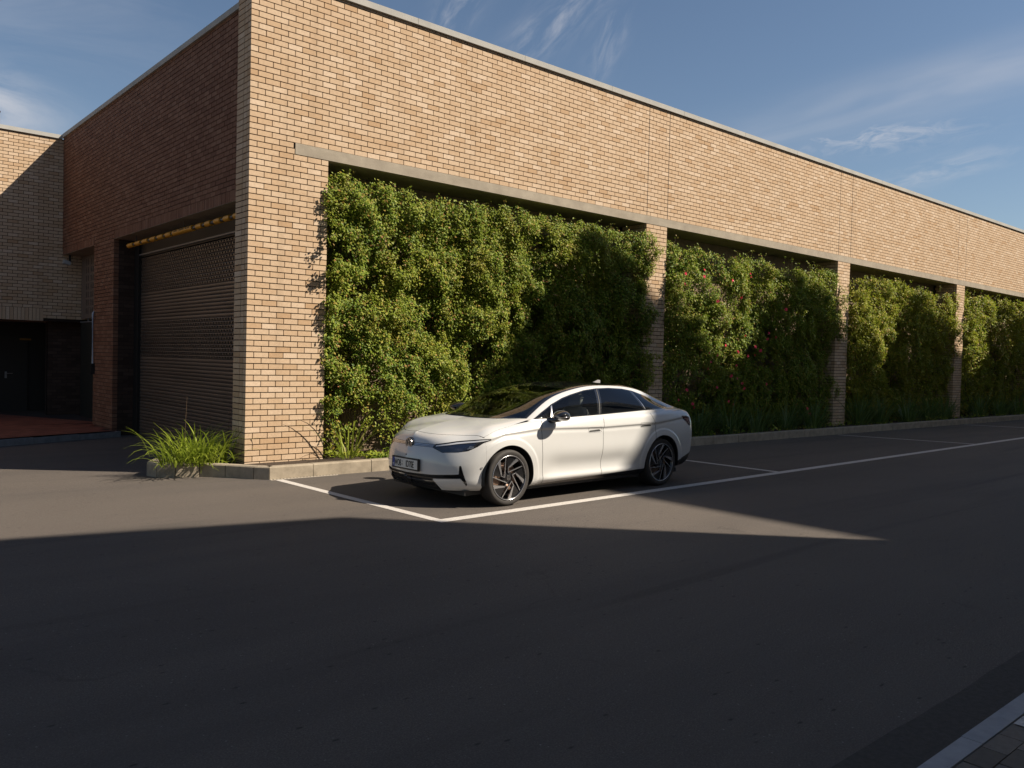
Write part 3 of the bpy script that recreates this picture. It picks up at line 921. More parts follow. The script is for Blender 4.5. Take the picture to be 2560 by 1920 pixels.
def creeper(label, x0, x1, nsp, seed, size, ztop=4.50, thick=.5, left=.10, right=.35, flowers=None, bulge=1.0, low=None, lm=None):
    lm = lm or M_LEAF
    r = np.random.default_rng(seed)
    root = empty('climbing_creeper', ((x0 + x1) / 2, .2, .15))
    tag(root, label, 'creeper', 'creepers filling the bays of the brick wall')
    n = nsp
    X = r.uniform(x0 - left, x1 + right, n); Z = .22 + (ztop - .16) * r.random(n) ** .92
    # holes, ragged edges and a top line that wavers
    f1 = fbm(X, Z, .85, seed + 3); f2 = fbm(X, Z, 3.4, seed + 9)
    top = ztop - .16 + .22 * (fbm(X, X * 0, 1.1, seed + 5) - .5) * 2 + .10 * (vnoise(X, X * 0, 5.0, seed + 7) - .5) * 2
    edge = np.minimum(X - (x0 - left), (x1 + right) - X)
    ed = .10 + .40 * fbm(Z, Z * 0 + 3.3, 1.3, seed + 13)
    over = (X < x0) | (X > x1)
    keep = (Z < top) & (f2 > .32 + .10 * r.random(n)) & (f1 + .35 * f2 > .38)
    keep &= ~over | ((fbm(X * .5, Z, 1.1, seed + 17) > .46) & (Z > .9) & (Z < ztop - .35) & (edge > ed * .4))
    thin = np.clip((Z - .15) / .55, 0, 1)
    keep &= r.random(n) < (.25 + .75 * thin)
    if low is not None: keep &= ~((Z < low[1]) & (X < low[0]) & (r.random(n) < .80))
    X, Z, f1, f2 = X[keep], Z[keep], f1[keep], f2[keep]
    n = len(X)
    d1 = fbm(X, Z, .70, seed + 21); d2 = fbm(X, Z, 2.2, seed + 23)
    d3 = fbm(X, Z, 5.2, seed + 27)
    under = np.clip((Z - .3) / 1.3, 0, 1) * np.clip((top[keep] - Z) / .25, .15, 1)
    Y = .16 - bulge * ((d1 - .30) * .60 + (d2 - .4) * .50 + (d3 - .4) * .34) * (.35 + .65 * under) - .06 * under * np.exp(-np.clip(X - x0, 0, 9) / .5) * (left > .1)
    Y = np.clip(Y, -.40, .55)
    # gradient of the depth gives the way a twig looks
    e = .03
    dx = (fbm(X + e, Z, .7, seed + 21) - d1) / e * .8 + (fbm(X + e, Z, 2.2, seed + 23) - d2) / e * .45
    dz = (fbm(X, Z + e, .7, seed + 21) - d1) / e * .8 + (fbm(X, Z + e, 2.2, seed + 23) - d2) / e * .45
    Nn = np.stack([-dx * .7, -np.ones(n), -dz * .7 + .25], 1); Nn /= np.linalg.norm(Nn, axis=1, keepdims=True)
    m = 8
    C = np.repeat(np.stack([X, Y, Z], 1), m, 0); ND = np.repeat(Nn, m, 0)
    ax = np.repeat(r.normal(size=(n, 3)) * [.6, .5, .8] + Nn * .7, m, 0); ax /= np.linalg.norm(ax, axis=1, keepdims=True)
    t = np.tile(np.linspace(-1, 1, m), n)
    tw = np.repeat(r.uniform(.045, .11, n), m)
    Pp = C + ax * (t * tw)[:, None] + r.normal(size=(n * m, 3)) * [.026, .022, .026]
    inner = np.repeat(r.random(n) < .30, m)
    Pp[inner] += np.array([0, .20, 0]) * r.random((inner.sum(), 1))
    D = ND * .55 + np.array([.40, -.50, .62]) * .9 + r.normal(size=(n * m, 3)) * .42
    V, F = leaves(Pp, D, size * np.where(inner, 1.15, 1.0), seed + 31)
    # a sparse dark layer further in, so gaps look into foliage before they look at the wall
    nb = int(n * m * .22)
    XB, ZB = r.uniform(x0, x1, nb), r.uniform(.2, ztop - .35, nb)
    kb = fbm(XB, ZB, 1.4, seed + 40) > .36
    if low is not None: kb &= ~((ZB < low[1]) & (XB < low[0]))
    PB = np.stack([XB, r.uniform(.50, .76, nb), ZB], 1)[kb]
    DB = np.array([0, -.8, .4]) + r.normal(size=(len(PB), 3)) * .5
    V2, F2 = leaves(PB, DB, np.full(len(PB), size * 1.5), seed + 41)
    off = np.array(root.location)
    V = np.concatenate([V, V2]) - off; F = np.concatenate([F, F2 + len(V) - len(V2)])
    o = link(bpy.data.objects.new('foliage', mesh_np('foliage', V, F, lm)), root)
    tag(o, kind='stuff')
    # main stems, and thin shoots waving over the top
    for i in range(int((x1 - x0) * 1.6)):
        mb = MB()
        xx = r.uniform(x0 + .1, x1 - .1); path = []
        for q in range(6):
            path.append((xx - off[0], r.uniform(.45, .62) - off[1], .14 + q * .55 - off[2])); xx += r.normal() * .12
        mb.tube(path, [.020 - .0025 * q for q in range(6)], 5, False)
        mb.build('stem', M_STEM, root)
    sh = MB(); LV = []
    for i in range(int((x1 - x0) * 1.7)):
        xx = r.uniform(x0 + .15, x1 - .15); zz = ztop - .22; yy = r.uniform(-.1, .15); path = [(xx, yy, zz)]; dirx = r.normal() * .5
        hh = r.uniform(.08, .26)
        for q in range(1, 5):
            path.append((xx + dirx * .09 * q + .02 * math.sin(q * 1.7 + i), yy - .02 * q, zz + hh * math.sin(q / 4 * 1.7)))
        sh.tube([tuple(np.array(p) - off) for p in path], .0035, 4, False)
        LV += path[1:]
    tag(sh.build('shoot', M_STEM, root), kind='stuff')
    LV = np.repeat(np.array(LV), 2, 0) + r.normal(size=(len(LV) * 2, 3)) * .015
    V, F = leaves(LV - off, np.array([0, -.5, .6]) + r.normal(size=LV.shape) * .6, np.full(len(LV), size * .9), seed + 51)
    tag(link(bpy.data.objects.new('shoot_leaf', mesh_np('shoot_leaf', V, F, M_LEAF)), root), kind='stuff')
    if flowers:
        fm = MB()
        for ring, (rad, cnt, lift) in enumerate([(.038, 6, .0), (.026, 5, .012), (.014, 4, .022)]):
            for q in range(cnt):
                t = 2 * math.pi * q / cnt + ring * .5
                c, s_ = math.cos(t), math.sin(t); c2, s2 = math.cos(t + .6), math.sin(t + .6); c3, s3 = math.cos(t - .6), math.sin(t - .6)
                fm.poly([(0, -lift, 0), (rad * .7 * c2, -lift - .010, rad * .7 * s2), (rad * c, -lift - .004, rad * s_), (rad * .7 * c3, -lift - .010, rad * .7 * s3)], [(0, 1, 2, 3)])
        fme = fm.mesh('flower', M_FLOWER)
        for (fx, fz) in flowers:
            o = bpy.data.objects.new('flower', fme)
            di = ((X - fx) ** 2 + (Z - fz) ** 2); j = np.argsort(di)[:12]
            yy = Y[j].min() - .09 if di[j[0]] < .1 else -.1
            o.location = Vector((fx, yy, fz)) - Vector(off)
            o.rotation_euler = (r.normal() * .5, r.uniform(0, 6.28), r.normal() * .5)
            o.scale = (s := r.uniform(.9, 1.35), s, s)
            link(o, root)
    return root

FL = [(9.92, 3.78), (11.1, 4.0), (10.79, 3.8), (9.85, 3.55), (12.6, 4.03), (12.78, 3.97), (11.84, 3.79), (11.2, 3.26), (12.56, 3.45), (14.0, 3.23), (12.65, 2.52), (13.61, 2.62), (13.73, 2.52), (13.54, 2.47), (12.0, 2.26), (12.28, 2.11), (11.07, 2.06), (11.5, 2.01), (12.72, 2.02), (13.01, 2.05), (13.22, 2.17), (12.88, 2.25), (11.12, 1.85), (12.3, 1.79), (10.99, 1.69), (12.04, 1.53), (12.18, 1.47), (12.65, 1.35), (12.58, 1.23), (13.61, 1.33), (11.51, 1.25), (10.27, 1.2), (9.97, .98), (10.69, .87), (10.82, .78), (12.14, .91), (12.43, .83), (11.85, .54), (15.82, .66), (15.92, .52)]
pr = [(p * MOD, (p + 3) * MOD) for p in PIL]
creeper('dense sunlit green creeper between the corner pier and the first pillar, above the car', 5.5 * MOD, pr[0][0], 31000, 101, .043, 4.66, left=.16, right=.34, bulge=1.1, low=(3.7, .90))
creeper('dense creeper with pink flowers in the bay right of the car', pr[0][1], pr[1][0], 19000, 202, .050, 4.62, left=.02, right=.36, flowers=FL)
creeper('yellowish green creeper between the second and third pillars', pr[1][1], pr[2][0], 13000, 303, .056, 4.60, left=.02, right=.30, lm=M_LEAFY)
creeper('bright green creeper in the bay at the right edge of the photo', pr[2][1], pr[3][0], 7500, 404, .066, 4.68, left=.05, right=.3, lm=M_LEAFY)
creeper('farthest creeper beyond the fourth pillar', pr[3][1], pr[4][0], 2200, 505, .10, 4.6)

# ------------------------------------------------------------------ strap-leaved plants
def blade(root, az, L, lean, droop, w, seg=6, r=random):
    """one arching strap leaf as a folded ribbon"""
    V, F = [], []
    dx, dy = math.cos(az), math.sin(az)
    x, y, z = root; ang = math.pi / 2 - lean
    px, py = -dy, dx
    for i in range(seg + 1):
        t = i / seg
        ww = w * (1 - t ** 2.2) * (.65 + .35 * min(1, t * 4)) + .0008
        V += [(x - px * ww, y - py * ww, z + ww * .35), (x, y, z), (x + px * ww, y + py * ww, z + ww * .35)]
        st = L / seg
        x += dx * math.cos(ang) * st; y += dy * math.cos(ang) * st; z += math.sin(ang) * st
        ang -= droop / seg * (.4 + 1.2 * t)
    for i in range(seg):
        a = i * 3
        F += [(a, a + 1, a + 4, a + 3), (a + 1, a + 2, a + 5, a + 4)]
    return V, F

def clump_single(name, label, loc, n, spread, Lr, seed, mat, group, w=(.006, .011), zmin=None):
    r = random.Random(seed)
    mb = MB()
    for i in range(n):
        az = r.uniform(0, 2 * math.pi); rr = spread * math.sqrt(r.random())
        root = (rr * math.cos(az + r.uniform(-.6, .6)), rr * .7 * math.sin(az), 0)
        V, F = blade(root, az, r.uniform(*Lr), r.uniform(.05, .75), r.uniform(.4, 2.0), r.uniform(*w), 6)
        mb.poly(V, F, True)
    o = mb.build(name, mat)
    o.location = loc
    return tag(o, label, 'plant', group)

# the big clump at the corner of the building: every leaf its own part
gc = empty('strap_leaf_clump', (-.60, .36, .15))
tag(gc, 'sunlit clump of arching yellow green strap leaves in the rounded kerb bed at the corner', 'plant', 'strap leaved plants along the kerb')
r = random.Random(5)
for i in range(290):
    sx = r.gauss(.02, .25); sy = r.gauss(-.02, .17)
    sx = max(-.52, min(.52, sx)); sy = max(-.34, min(.38, sy))
    az = math.atan2(sy + r.gauss(0, .25), sx * 1.1 + r.gauss(0, .30))
    if r.random() < .34: az = r.uniform(-2.6, -.4)           # many lean out over the kerb
    L = r.uniform(.40, .80); lean = abs(r.gauss(.42, .34)) + .05
    V, F = blade((sx, sy, 0), az, L, lean, r.uniform(.6, 2.3), r.uniform(.008, .0145), 6)
    MB().poly(V, F, True).build('leaf', M_GRASS, gc)
for (sx, sy, h) in ((-.12, .1, .98), (.22, .05, .86), (.52, .1, .80)):
    MB().tube([(sx, sy, 0), (sx + .02, sy, h * .6), (sx + .035, sy - .01, h)], [.004, .003, .002], 5).build('flower_stalk', M_STEM, gc)

GRP = 'strap leaved plants along the kerb'
clump_single('strap_leaf_plant', 'tall sunlit strap leaves against the corner pier left of the car', (1.62, -.18, .15), 26, .16, (.5, 1.15), 21, M_GRASS, GRP, (.007, .012))
clump_single('strap_leaf_plant', 'small sunlit grassy plant beside the front corner of the car', (2.62, -.30, .15), 22, .16, (.3, .85), 22, M_GRASS, GRP, (.006, .010))
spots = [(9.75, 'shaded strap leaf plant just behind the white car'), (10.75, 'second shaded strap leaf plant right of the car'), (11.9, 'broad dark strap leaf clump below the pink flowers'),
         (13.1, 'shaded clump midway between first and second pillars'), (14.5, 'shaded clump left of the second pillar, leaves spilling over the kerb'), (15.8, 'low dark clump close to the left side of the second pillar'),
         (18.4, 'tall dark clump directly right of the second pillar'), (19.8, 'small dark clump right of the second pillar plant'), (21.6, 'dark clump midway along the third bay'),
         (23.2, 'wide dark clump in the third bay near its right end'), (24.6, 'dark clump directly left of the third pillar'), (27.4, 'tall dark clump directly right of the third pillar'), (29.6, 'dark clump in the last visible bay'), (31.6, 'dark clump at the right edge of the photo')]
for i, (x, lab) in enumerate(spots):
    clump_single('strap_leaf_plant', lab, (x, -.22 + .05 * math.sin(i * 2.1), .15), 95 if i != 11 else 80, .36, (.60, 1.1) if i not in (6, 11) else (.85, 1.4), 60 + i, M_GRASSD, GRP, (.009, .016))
# low ground cover in the bed beside the car
r_ = np.random.default_rng(9)
n = 2600
gx = np.concatenate([r_.uniform(1.35, 4.3, n), r_.uniform(4.3, 33, n)]); gy = r_.uniform(-.56, .35, 2 * n)
gzz = .15 + np.abs(r_.normal(0, .045, 2 * n)) + .09 * np.clip(fbm(gx, gy, 2.0, 77) - .4, 0, 1) * 4 * r_.random(2 * n)
keep = fbm(gx, gy, 1.6, 88) > .44
P = np.stack([gx, gy, gzz], 1)[keep]
V, F = leaves(P, np.array([0, -.3, 1.0]) + r_.normal(size=P.shape) * .5, np.full(len(P), .07), 99)
o = link(bpy.data.objects.new('ground_cover', mesh_np('ground_cover', V, F, M_LEAF)))
tag(o, 'low leafy ground cover and litter in the bed behind the kerb', 'ground cover', kind='stuff')

# ------------------------------------------------------------------ the car
def nspline(t, P):
    n = len(t); h = np.diff(t); A = np.zeros((n, n)); B = np.zeros((n, P.shape[1])); A[0, 0] = A[-1, -1] = 1
    for i in range(1, n - 1):
        A[i, i - 1] = h[i - 1]; A[i, i] = 2 * (h[i - 1] + h[i]); A[i, i + 1] = h[i]
        B[i] = 6 * ((P[i + 1] - P[i]) / h[i] - (P[i] - P[i - 1]) / h[i - 1])
    Mm = np.linalg.solve(A, B)
    def ev(x):
        j = np.clip(np.searchsorted(t, x, side='right') - 1, 0, n - 2); hj = h[j][:, None]
        a = ((t[j + 1] - x)[:, None]) / hj; b = ((x - t[j])[:, None]) / hj
        return a * P[j] + b * P[j + 1] + ((a ** 3 - a) * Mm[j] + (b ** 3 - b) * Mm[j + 1]) * hj ** 2 / 6
    return ev
def gpar(G, ax):
    d = np.linalg.norm(np.diff(G, axis=ax), axis=2).mean(axis=1 - ax) + .02
    return np.concatenate([[0], np.cumsum(d)])
def surf(G, nu, nv):
    tu, tv = gpar(G, 0), gpar(G, 1)
    u, v = np.linspace(0, tu[-1], nu), np.linspace(0, tv[-1], nv)
    A = np.stack([nspline(tu, G[:, k])(u) for k in range(G.shape[1])], 1)
    return np.stack([nspline(tv, A[i])(v) for i in range(nu)], 0), u / tu[-1], v / tv[-1], tu / tu[-1], tv / tv[-1]
def sec(x, pts): return [(x, y, z) for y, z in pts]
LB = [
 [(.10,0,.20),(.05,0,.27),(.02,0,.38),(.00,0,.52),(.03,0,.66),(.07,0,.735),(.10,0,.765),(.13,0,.785),(.16,0,.80)],
 [(.105,.30,.20),(.055,.32,.27),(.025,.33,.38),(.01,.33,.52),(.04,.33,.66),(.085,.32,.74),(.13,.27,.785),(.19,.16,.818),(.24,0,.835)],
 [(.14,.55,.20),(.10,.59,.27),(.065,.60,.38),(.055,.60,.52),(.085,.59,.67),(.14,.57,.75),(.22,.45,.815),(.32,.25,.865),(.40,0,.883)],
 [(.24,.70,.20),(.20,.765,.27),(.175,.78,.38),(.17,.785,.52),(.20,.77,.68),(.27,.73,.775),(.38,.58,.85),(.52,.32,.905),(.62,0,.925)],
 [(.45,.78,.20),(.44,.855,.27),(.43,.865,.40),(.43,.870,.55),(.45,.86,.72),(.50,.80,.835),(.62,.62,.905),(.75,.34,.955),(.85,0,.968)],
 [(.9,.82,.20),(.9,.885,.27),(.9,.905,.42),(.9,.920,.60),(.9,.905,.79),(.9,.83,.905),(.95,.63,.965),(1.0,.34,.995),(1.05,0,1.005)],
 sec(1.3,[(.83,.20),(.885,.27),(.908,.42),(.925,.60),(.912,.81),(.845,.955),(.64,1.01),(.35,1.03),(0,1.035)]),
 sec(1.8,[(.835,.205),(.885,.275),(.912,.42),(.928,.60),(.913,.82),(.862,.974),(.64,1.03),(.35,1.045),(0,1.05)]),
 sec(2.5,[(.835,.205),(.885,.275),(.915,.42),(.931,.60),(.913,.83),(.872,.988),(.65,1.035),(.35,1.05),(0,1.055)]),
 sec(3.3,[(.835,.21),(.885,.28),(.914,.43),(.930,.62),(.912,.845),(.870,1.005),(.64,1.05),(.35,1.06),(0,1.065)]),
 sec(4.0,[(.83,.22),(.89,.29),(.918,.44),(.932,.64),(.912,.87),(.845,1.03),(.6,1.06),(.3,1.07),(0,1.07)]),
 sec(4.45,[(.81,.26),(.87,.33),(.90,.46),(.915,.66),(.895,.90),(.80,1.045),(.6,1.065),(.3,1.075),(0,1.08)]),
 [(4.72,.74,.28),(4.74,.80,.35),(4.76,.835,.48),(4.77,.85,.68),(4.77,.83,.92),(4.75,.74,1.05),(4.75,.5,1.075),(4.75,.25,1.085),(4.75,0,1.09)],
 [(4.82,.55,.28),(4.86,.6,.36),(4.89,.62,.50),(4.90,.62,.70),(4.89,.61,.93),(4.84,.55,1.055),(4.83,.4,1.075),(4.82,.2,1.09),(4.82,0,1.095)],
 [(4.87,0,.28),(4.91,0,.36),(4.95,0,.5),(4.96,0,.70),(4.94,0,.93),(4.90,0,1.05),(4.885,0,1.07),(4.87,0,1.08),(4.86,0,1.09)]]
GH = [
 [(1.30,.80,.965),(1.295,.79,.97),(1.29,.78,.975),(1.285,.765,.98),(.965,.45,.995),(.93,0,.998)],
 [(1.55,.845,.970),(1.52,.81,1.04),(1.50,.765,1.09),(1.48,.735,1.115),(1.42,.42,1.165),(1.40,0,1.18)],
 [(1.9,.86,.976),(1.87,.79,1.13),(1.83,.70,1.27),(1.80,.665,1.295),(1.76,.37,1.335),(1.75,0,1.345)],
 [(2.25,.866,.982),(2.25,.775,1.2),(2.25,.645,1.395),(2.22,.61,1.425),(2.2,.33,1.455),(2.2,0,1.465)],
 sec(2.6,[(.872,.99),(.77,1.23),(.622,1.447),(.588,1.48),(.31,1.52),(0,1.53)]),
 sec(3.0,[(.872,.998),(.77,1.235),(.615,1.462),(.58,1.49),(.30,1.53),(0,1.538)]),
 sec(3.4,[(.868,1.008),(.77,1.225),(.61,1.43),(.573,1.468),(.30,1.508),(0,1.518)]),
 sec(3.8,[(.855,1.022),(.765,1.19),(.615,1.345),(.58,1.39),(.31,1.435),(0,1.448)]),
 sec(4.2,[(.83,1.04),(.75,1.12),(.64,1.20),(.60,1.255),(.33,1.30),(0,1.315)]),
 sec(4.5,[(.80,1.06),(.74,1.085),(.67,1.11),(.63,1.145),(.36,1.175),(0,1.185)]),
 sec(4.75,[(.76,1.055),(.72,1.06),(.68,1.065),(.64,1.07),(.37,1.08),(0,1.085)])]
LG, GG = np.array(LB, float), np.array(GH, float)
LG[..., 2] *= .97; GG[..., 2] *= .97
for i in range(15):
    w = [0,0,0,0,.02,.03,.05,.07,.085] if i < 4 else [0,0,0,0,.035,.075,.08,.08,.08]
    if i >= 12: w = [0,0,0,0,.03,.05,.05,.05,.05]
    LG[i, :, 2] += w
gwt = {0:[.075]*6, 1:[.075,.065,.055,.05,.05,.05], 2:[.075,.05,.02,.02,.02,.02], 9:[.06,.05,.04,.03,.02,.02], 10:[.05]*6}
for i in range(11): GG[i, :, 2] += gwt.get(i, [.07,.03,0,0,0,0])
for A in (LG, GG):
    x = A[..., 0]; x[:] = np.where(x < .905, .905 - (.905 - x) * .89, np.where(x > 3.875, 3.875 + (x - 3.875) * .89, x))
for i, dx in ((1, .01), (2, .045), (3, .09), (4, .04)):
    LG[i, :5, 0] += dx; LG[i, 5, 0] += dx * .6
for i, dx in ((0, -.085), (1, -.06), (2, -.025)): LG[i, :, 0] += dx

XF, XRR, ZW, RA = .905, 3.875, .345, .398
def smooth(a, b, x):
    t = np.clip((x - a) / (b - a), 0, 1); return t * t * (3 - 2 * t)
NU, NV = 340, 210
S, uu, vv, tu, tv = surf(LG, NU, NV)
k3 = S[:, np.searchsorted(vv, tv[3])]
sa = np.concatenate([[0], np.cumsum(np.linalg.norm(np.diff(k3, axis=0), axis=1))])
V5L = tv[5]
# shoulder line, scooped lower doors and raised arch lips
xx, yy, zz = S[..., 0], S[..., 1], S[..., 2]
zc = np.interp(xx, [.55, .83, 1.44, 2.58, 3.7, 4.4, 4.6], [.80, .875, .925, .905, .925, .985, 1.0])
side = smooth(.45, .75, xx) * smooth(.55, .8, yy) * (1 - smooth(4.45, 4.6, xx))
dd = zz - zc
dy = .010 * np.where(dd > 0, np.exp(-(dd / .05) ** 2), np.exp(-(dd / .010) ** 2)) - .006 * np.exp(-((dd + .030) / .022) ** 2)
scoop = -.034 * np.exp(-((zz - .43) / .125) ** 2) * smooth(1.35, 1.8, xx) * (1 - smooth(2.9, 3.4, xx))
roll_ = .022 * np.exp(-((zz - .285) / .045) ** 2) * smooth(1.3, 1.6, xx) * (1 - smooth(3.2, 3.45, xx))
lip = 0
for cx in (XF, XRR):
    rr = np.hypot(xx - cx, zz - ZW)
    lip = lip + .012 * (1 - smooth(.475, .50, rr)) * (zz > .2)
S[..., 1] = yy + (side * (dy + scoop + roll_ + lip) * (1 - (vv[None] > tv[6])))
def normals(S):
    du, dv = np.gradient(S, axis=0), np.gradient(S, axis=1)
    N = np.cross(dv, du); l = np.linalg.norm(N, axis=2, keepdims=True); N = N / np.maximum(l, 1e-12); return N
def trimesh(S, uu, vv, extra):
    nu, nv = S.shape[:2]; N = normals(S)
    k = (S.reshape(-1, 3)[:, 1].mean()); 
    if (N[nu // 2, nv // 3, 1]) < 0: N = -N
    A = np.concatenate([S.reshape(-1, 3), N.reshape(-1, 3), np.repeat(extra[:, None], nv, 1).reshape(-1, 1), np.repeat(vv[None], nu, 0).reshape(-1, 1), np.repeat(uu[:, None], nv, 1).reshape(-1, 1)], 1)
    i, j = np.meshgrid(np.arange(nu - 1), np.arange(nv - 1), indexing='ij'); a = (i * nv + j).ravel()
    T = np.concatenate([np.stack([a, a + nv, a + nv + 1], 1), np.stack([a, a + nv + 1, a + 1], 1)])
    return A, T
LA, LT = trimesh(S, uu, vv, sa)
SG, ug, vg, tug, tvg = surf(GG, 260, 120)
GA, GT = trimesh(SG, ug, vg, SG[:, 0, 0])

def sdf(px, py, poly):
    poly = np.array(poly, float); d = np.full(px.shape, 1e9); ins = np.zeros(px.shape, bool)
    for a, b in zip(poly, np.roll(poly, -1, 0)):
        e = b - a; wx, wy = px - a[0], py - a[1]
        t = np.clip((wx * e[0] + wy * e[1]) / max(e @ e, 1e-12), 0, 1)
        d = np.minimum(d, (wx - e[0] * t) ** 2 + (wy - e[1] * t) ** 2)
        c = ((a[1] <= py) & (b[1] > py)) | ((b[1] <= py) & (a[1] > py))
        with np.errstate(divide='ignore', invalid='ignore'):
            xi = a[0] + (py - a[1]) * e[0] / np.where(abs(e[1]) < 1e-12, 1e-12, e[1])
        ins ^= c & (px < xi)
    d = np.sqrt(d)
    return np.where(ins, d, -d)
def clip(A, T, f):
    ins = f >= 0; cnt = ins[T].sum(1)
    keep = [T[cnt == 3]]; new, cache, out = [], {}, []
    def cut(a, b):
        key = (a, b) if a < b else (b, a)
        if key not in cache:
            t = f[a] / (f[a] - f[b]); new.append(A[a] + (A[b] - A[a]) * t); cache[key] = len(A) + len(new) - 1
        return cache[key]
    for t in T[(cnt == 1) | (cnt == 2)]:
        i = [bool(ins[q]) for q in t]
        if sum(i) == 1:
            k = i.index(True); a, b, c = t[k], t[(k + 1) % 3], t[(k + 2) % 3]
            out.append((a, cut(a, b), cut(a, c)))
        else:
            k = i.index(False); a, b, c = t[k], t[(k + 1) % 3], t[(k + 2) % 3]
            p, q = cut(a, b), cut(a, c)
            out.append((p, b, c)); out.append((p, c, q))
    if out: keep.append(np.array(out))
    A2 = np.concatenate([A, np.array(new)]) if new else A
    T2 = np.concatenate(keep)
    u, inv = np.unique(T2, return_inverse=True)
    return A2[u], inv.reshape(-1, 3)

CARROT = R(1.2)
car = empty('parked_car', (1.535, -4.16, 0), CARROT)
tag(car, 'white electric fastback saloon parked in the marked bay beside the planted wall', 'car')
PIV = np.array([.905, -.90, 0.0])
def loc(P):                       # car coordinates (x back from the nose, y outwards to the left, z up) -> local
    P = np.atleast_2d(np.array(P, float)) * [1, -1, 1]
    Q = P - PIV; Q[:, 0] *= 1.005; return Q
def panel(name, A, T, mat, parent, offset=0.0, sides=(1, -1)):
    if len(sides) > 1 and A[:, 1].min() > .012:
        if isinstance(parent, (list, tuple)):
            return [panel(name, A, T, mat, p_, offset, (sd,)) for p_, sd in zip(parent, sides)]
        return [panel(name, A, T, mat, parent, offset, (sd,)) for sd in sides]
    if isinstance(parent, (list, tuple)): parent = parent[0]
    out = []
    for sd in sides:
        Pp = A[:, :3] + A[:, 3:6] * offset; N = A[:, 3:6].copy()
        Pp = Pp * [1, sd, 1]; N = N * [1, sd, 1]
        V = loc(Pp); N = N * [1, -1, 1]
        e1, e2 = V[T[:, 1]] - V[T[:, 0]], V[T[:, 2]] - V[T[:, 0]]
        fl = (np.cross(e1, e2) * N[T].mean(1)).sum(1) < 0
        T2 = T.copy(); T2[fl] = T2[fl][:, ::-1]
        ok = np.linalg.norm(np.cross(e1, e2), axis=1) > 1e-12
        T2 = T2[ok]
        out.append((V, N, T2))
    V = np.concatenate([o[0] for o in out]); N = np.concatenate([o[1] for o in out])
    F = np.concatenate([out[0][2]] + ([out[1][2] + len(out[0][0])] if len(out) > 1 else []))
    me = bpy.data.meshes.new(name)
    me.vertices.add(len(V)); me.vertices.foreach_set('co', V.astype(np.float32).ravel())
    me.loops.add(F.size); me.loops.foreach_set('vertex_index', F.astype(np.int32).ravel())
    me.polygons.add(len(F)); me.polygons.foreach_set('loop_start', np.arange(0, F.size, 3, dtype=np.int32)); me.polygons.foreach_set('loop_total', np.full(len(F), 3, np.int32))
    me.update(calc_edges=True)
    me.polygons.foreach_set('use_smooth', np.ones(len(F), bool))
    N = N / np.maximum(np.linalg.norm(N, axis=1, keepdims=True), 1e-9)
    me.normals_split_custom_set_from_vertices(N.astype(np.float32).tolist())
    me.materials.append(mat)
    return link(bpy.data.objects.new(name, me), parent)

def paint():
    m = Mat('pearl_white_paint')
    m.set(Base_Color=(.55, .552, .545, 1), Roughness=.33, Specular_IOR_Level=.5, Coat_Weight=1.0, Coat_Roughness=.03)
    n = m.noise(900, 1, .5); m.bump(n, .015, .001)
    return m.m
M_PAINT = paint()
M_GLOSSB = simple('gloss_black', (.010, .010, .011), .06, 0, Coat_Weight=1.0, Coat_Roughness=.02)
M_MATTB = simple('matt_black_trim', (.014, .014, .014), .55)
M_CHROME = simple('bright_trim', (.62, .62, .63), .18, 1.0)
M_LENS = simple('lamp_lens', (.010, .016, .035), .04, 0, Coat_Weight=1.0)
M_DRL = simple('clear_light_strip', (.60, .61, .63), .15, .3, Coat_Weight=1.0)
M_BAR = simple('smoked_light_bar', (.40, .40, .42), .14, .6, Coat_Weight=1.0)
M_TYRE = Mat('tyre_rubber'); M_TYRE.set(Roughness=.75); M_TYRE.color(M_TYRE.ramp(M_TYRE.noise(9, 4, .6), [(.3, (.020, .018, .017)), (.8, (.045, .040, .036))])); M_TYRE = M_TYRE.m
M_ALLOY = simple('diamond_cut_alloy', (.62, .62, .64), .24, .9)
M_RIMB = simple('black_alloy', (.012, .012, .013), .22, .2, Coat_Weight=.6)
M_DISC = simple('brake_disc', (.23, .15, .11), .5, .6)
M_SEAT = simple('light_grey_leather', (.58, .57, .54), .6)
M_CABIN = simple('dark_cabin', (.022, .021, .021), .8)
M_RED = simple('dark_red_lens', (.10, .006, .006), .06, 0, Coat_Weight=1.0)
def glass(name, tint, refl):
    m = Mat(name)
    t = m.new('ShaderNodeBsdfTransparent'); t.inputs['Color'].default_value = (*tint, 1)
    g = m.new('ShaderNodeBsdfGlossy'); g.inputs['Roughness'].default_value = .01; g.inputs['Color'].default_value = (.95, .97, 1, 1)
    f = m.new('ShaderNodeFresnel'); f.inputs['IOR'].default_value = refl
    mx = m.new('ShaderNodeMixShader'); m.l.new(f.outputs[0], mx.inputs[0]); m.l.new(t.outputs[0], mx.inputs[1]); m.l.new(g.outputs[0], mx.inputs[2])
    m.l.new(mx.outputs[0], m.out.inputs['Surface']); return m.m
M_WS = glass('windscreen_glass', (.30, .34, .31), 1.75)
M_SG = glass('tinted_side_glass', (.50, .54, .52), 1.42)
M_PG = glass('dark_privacy_glass', (.05, .055, .055), 1.5)

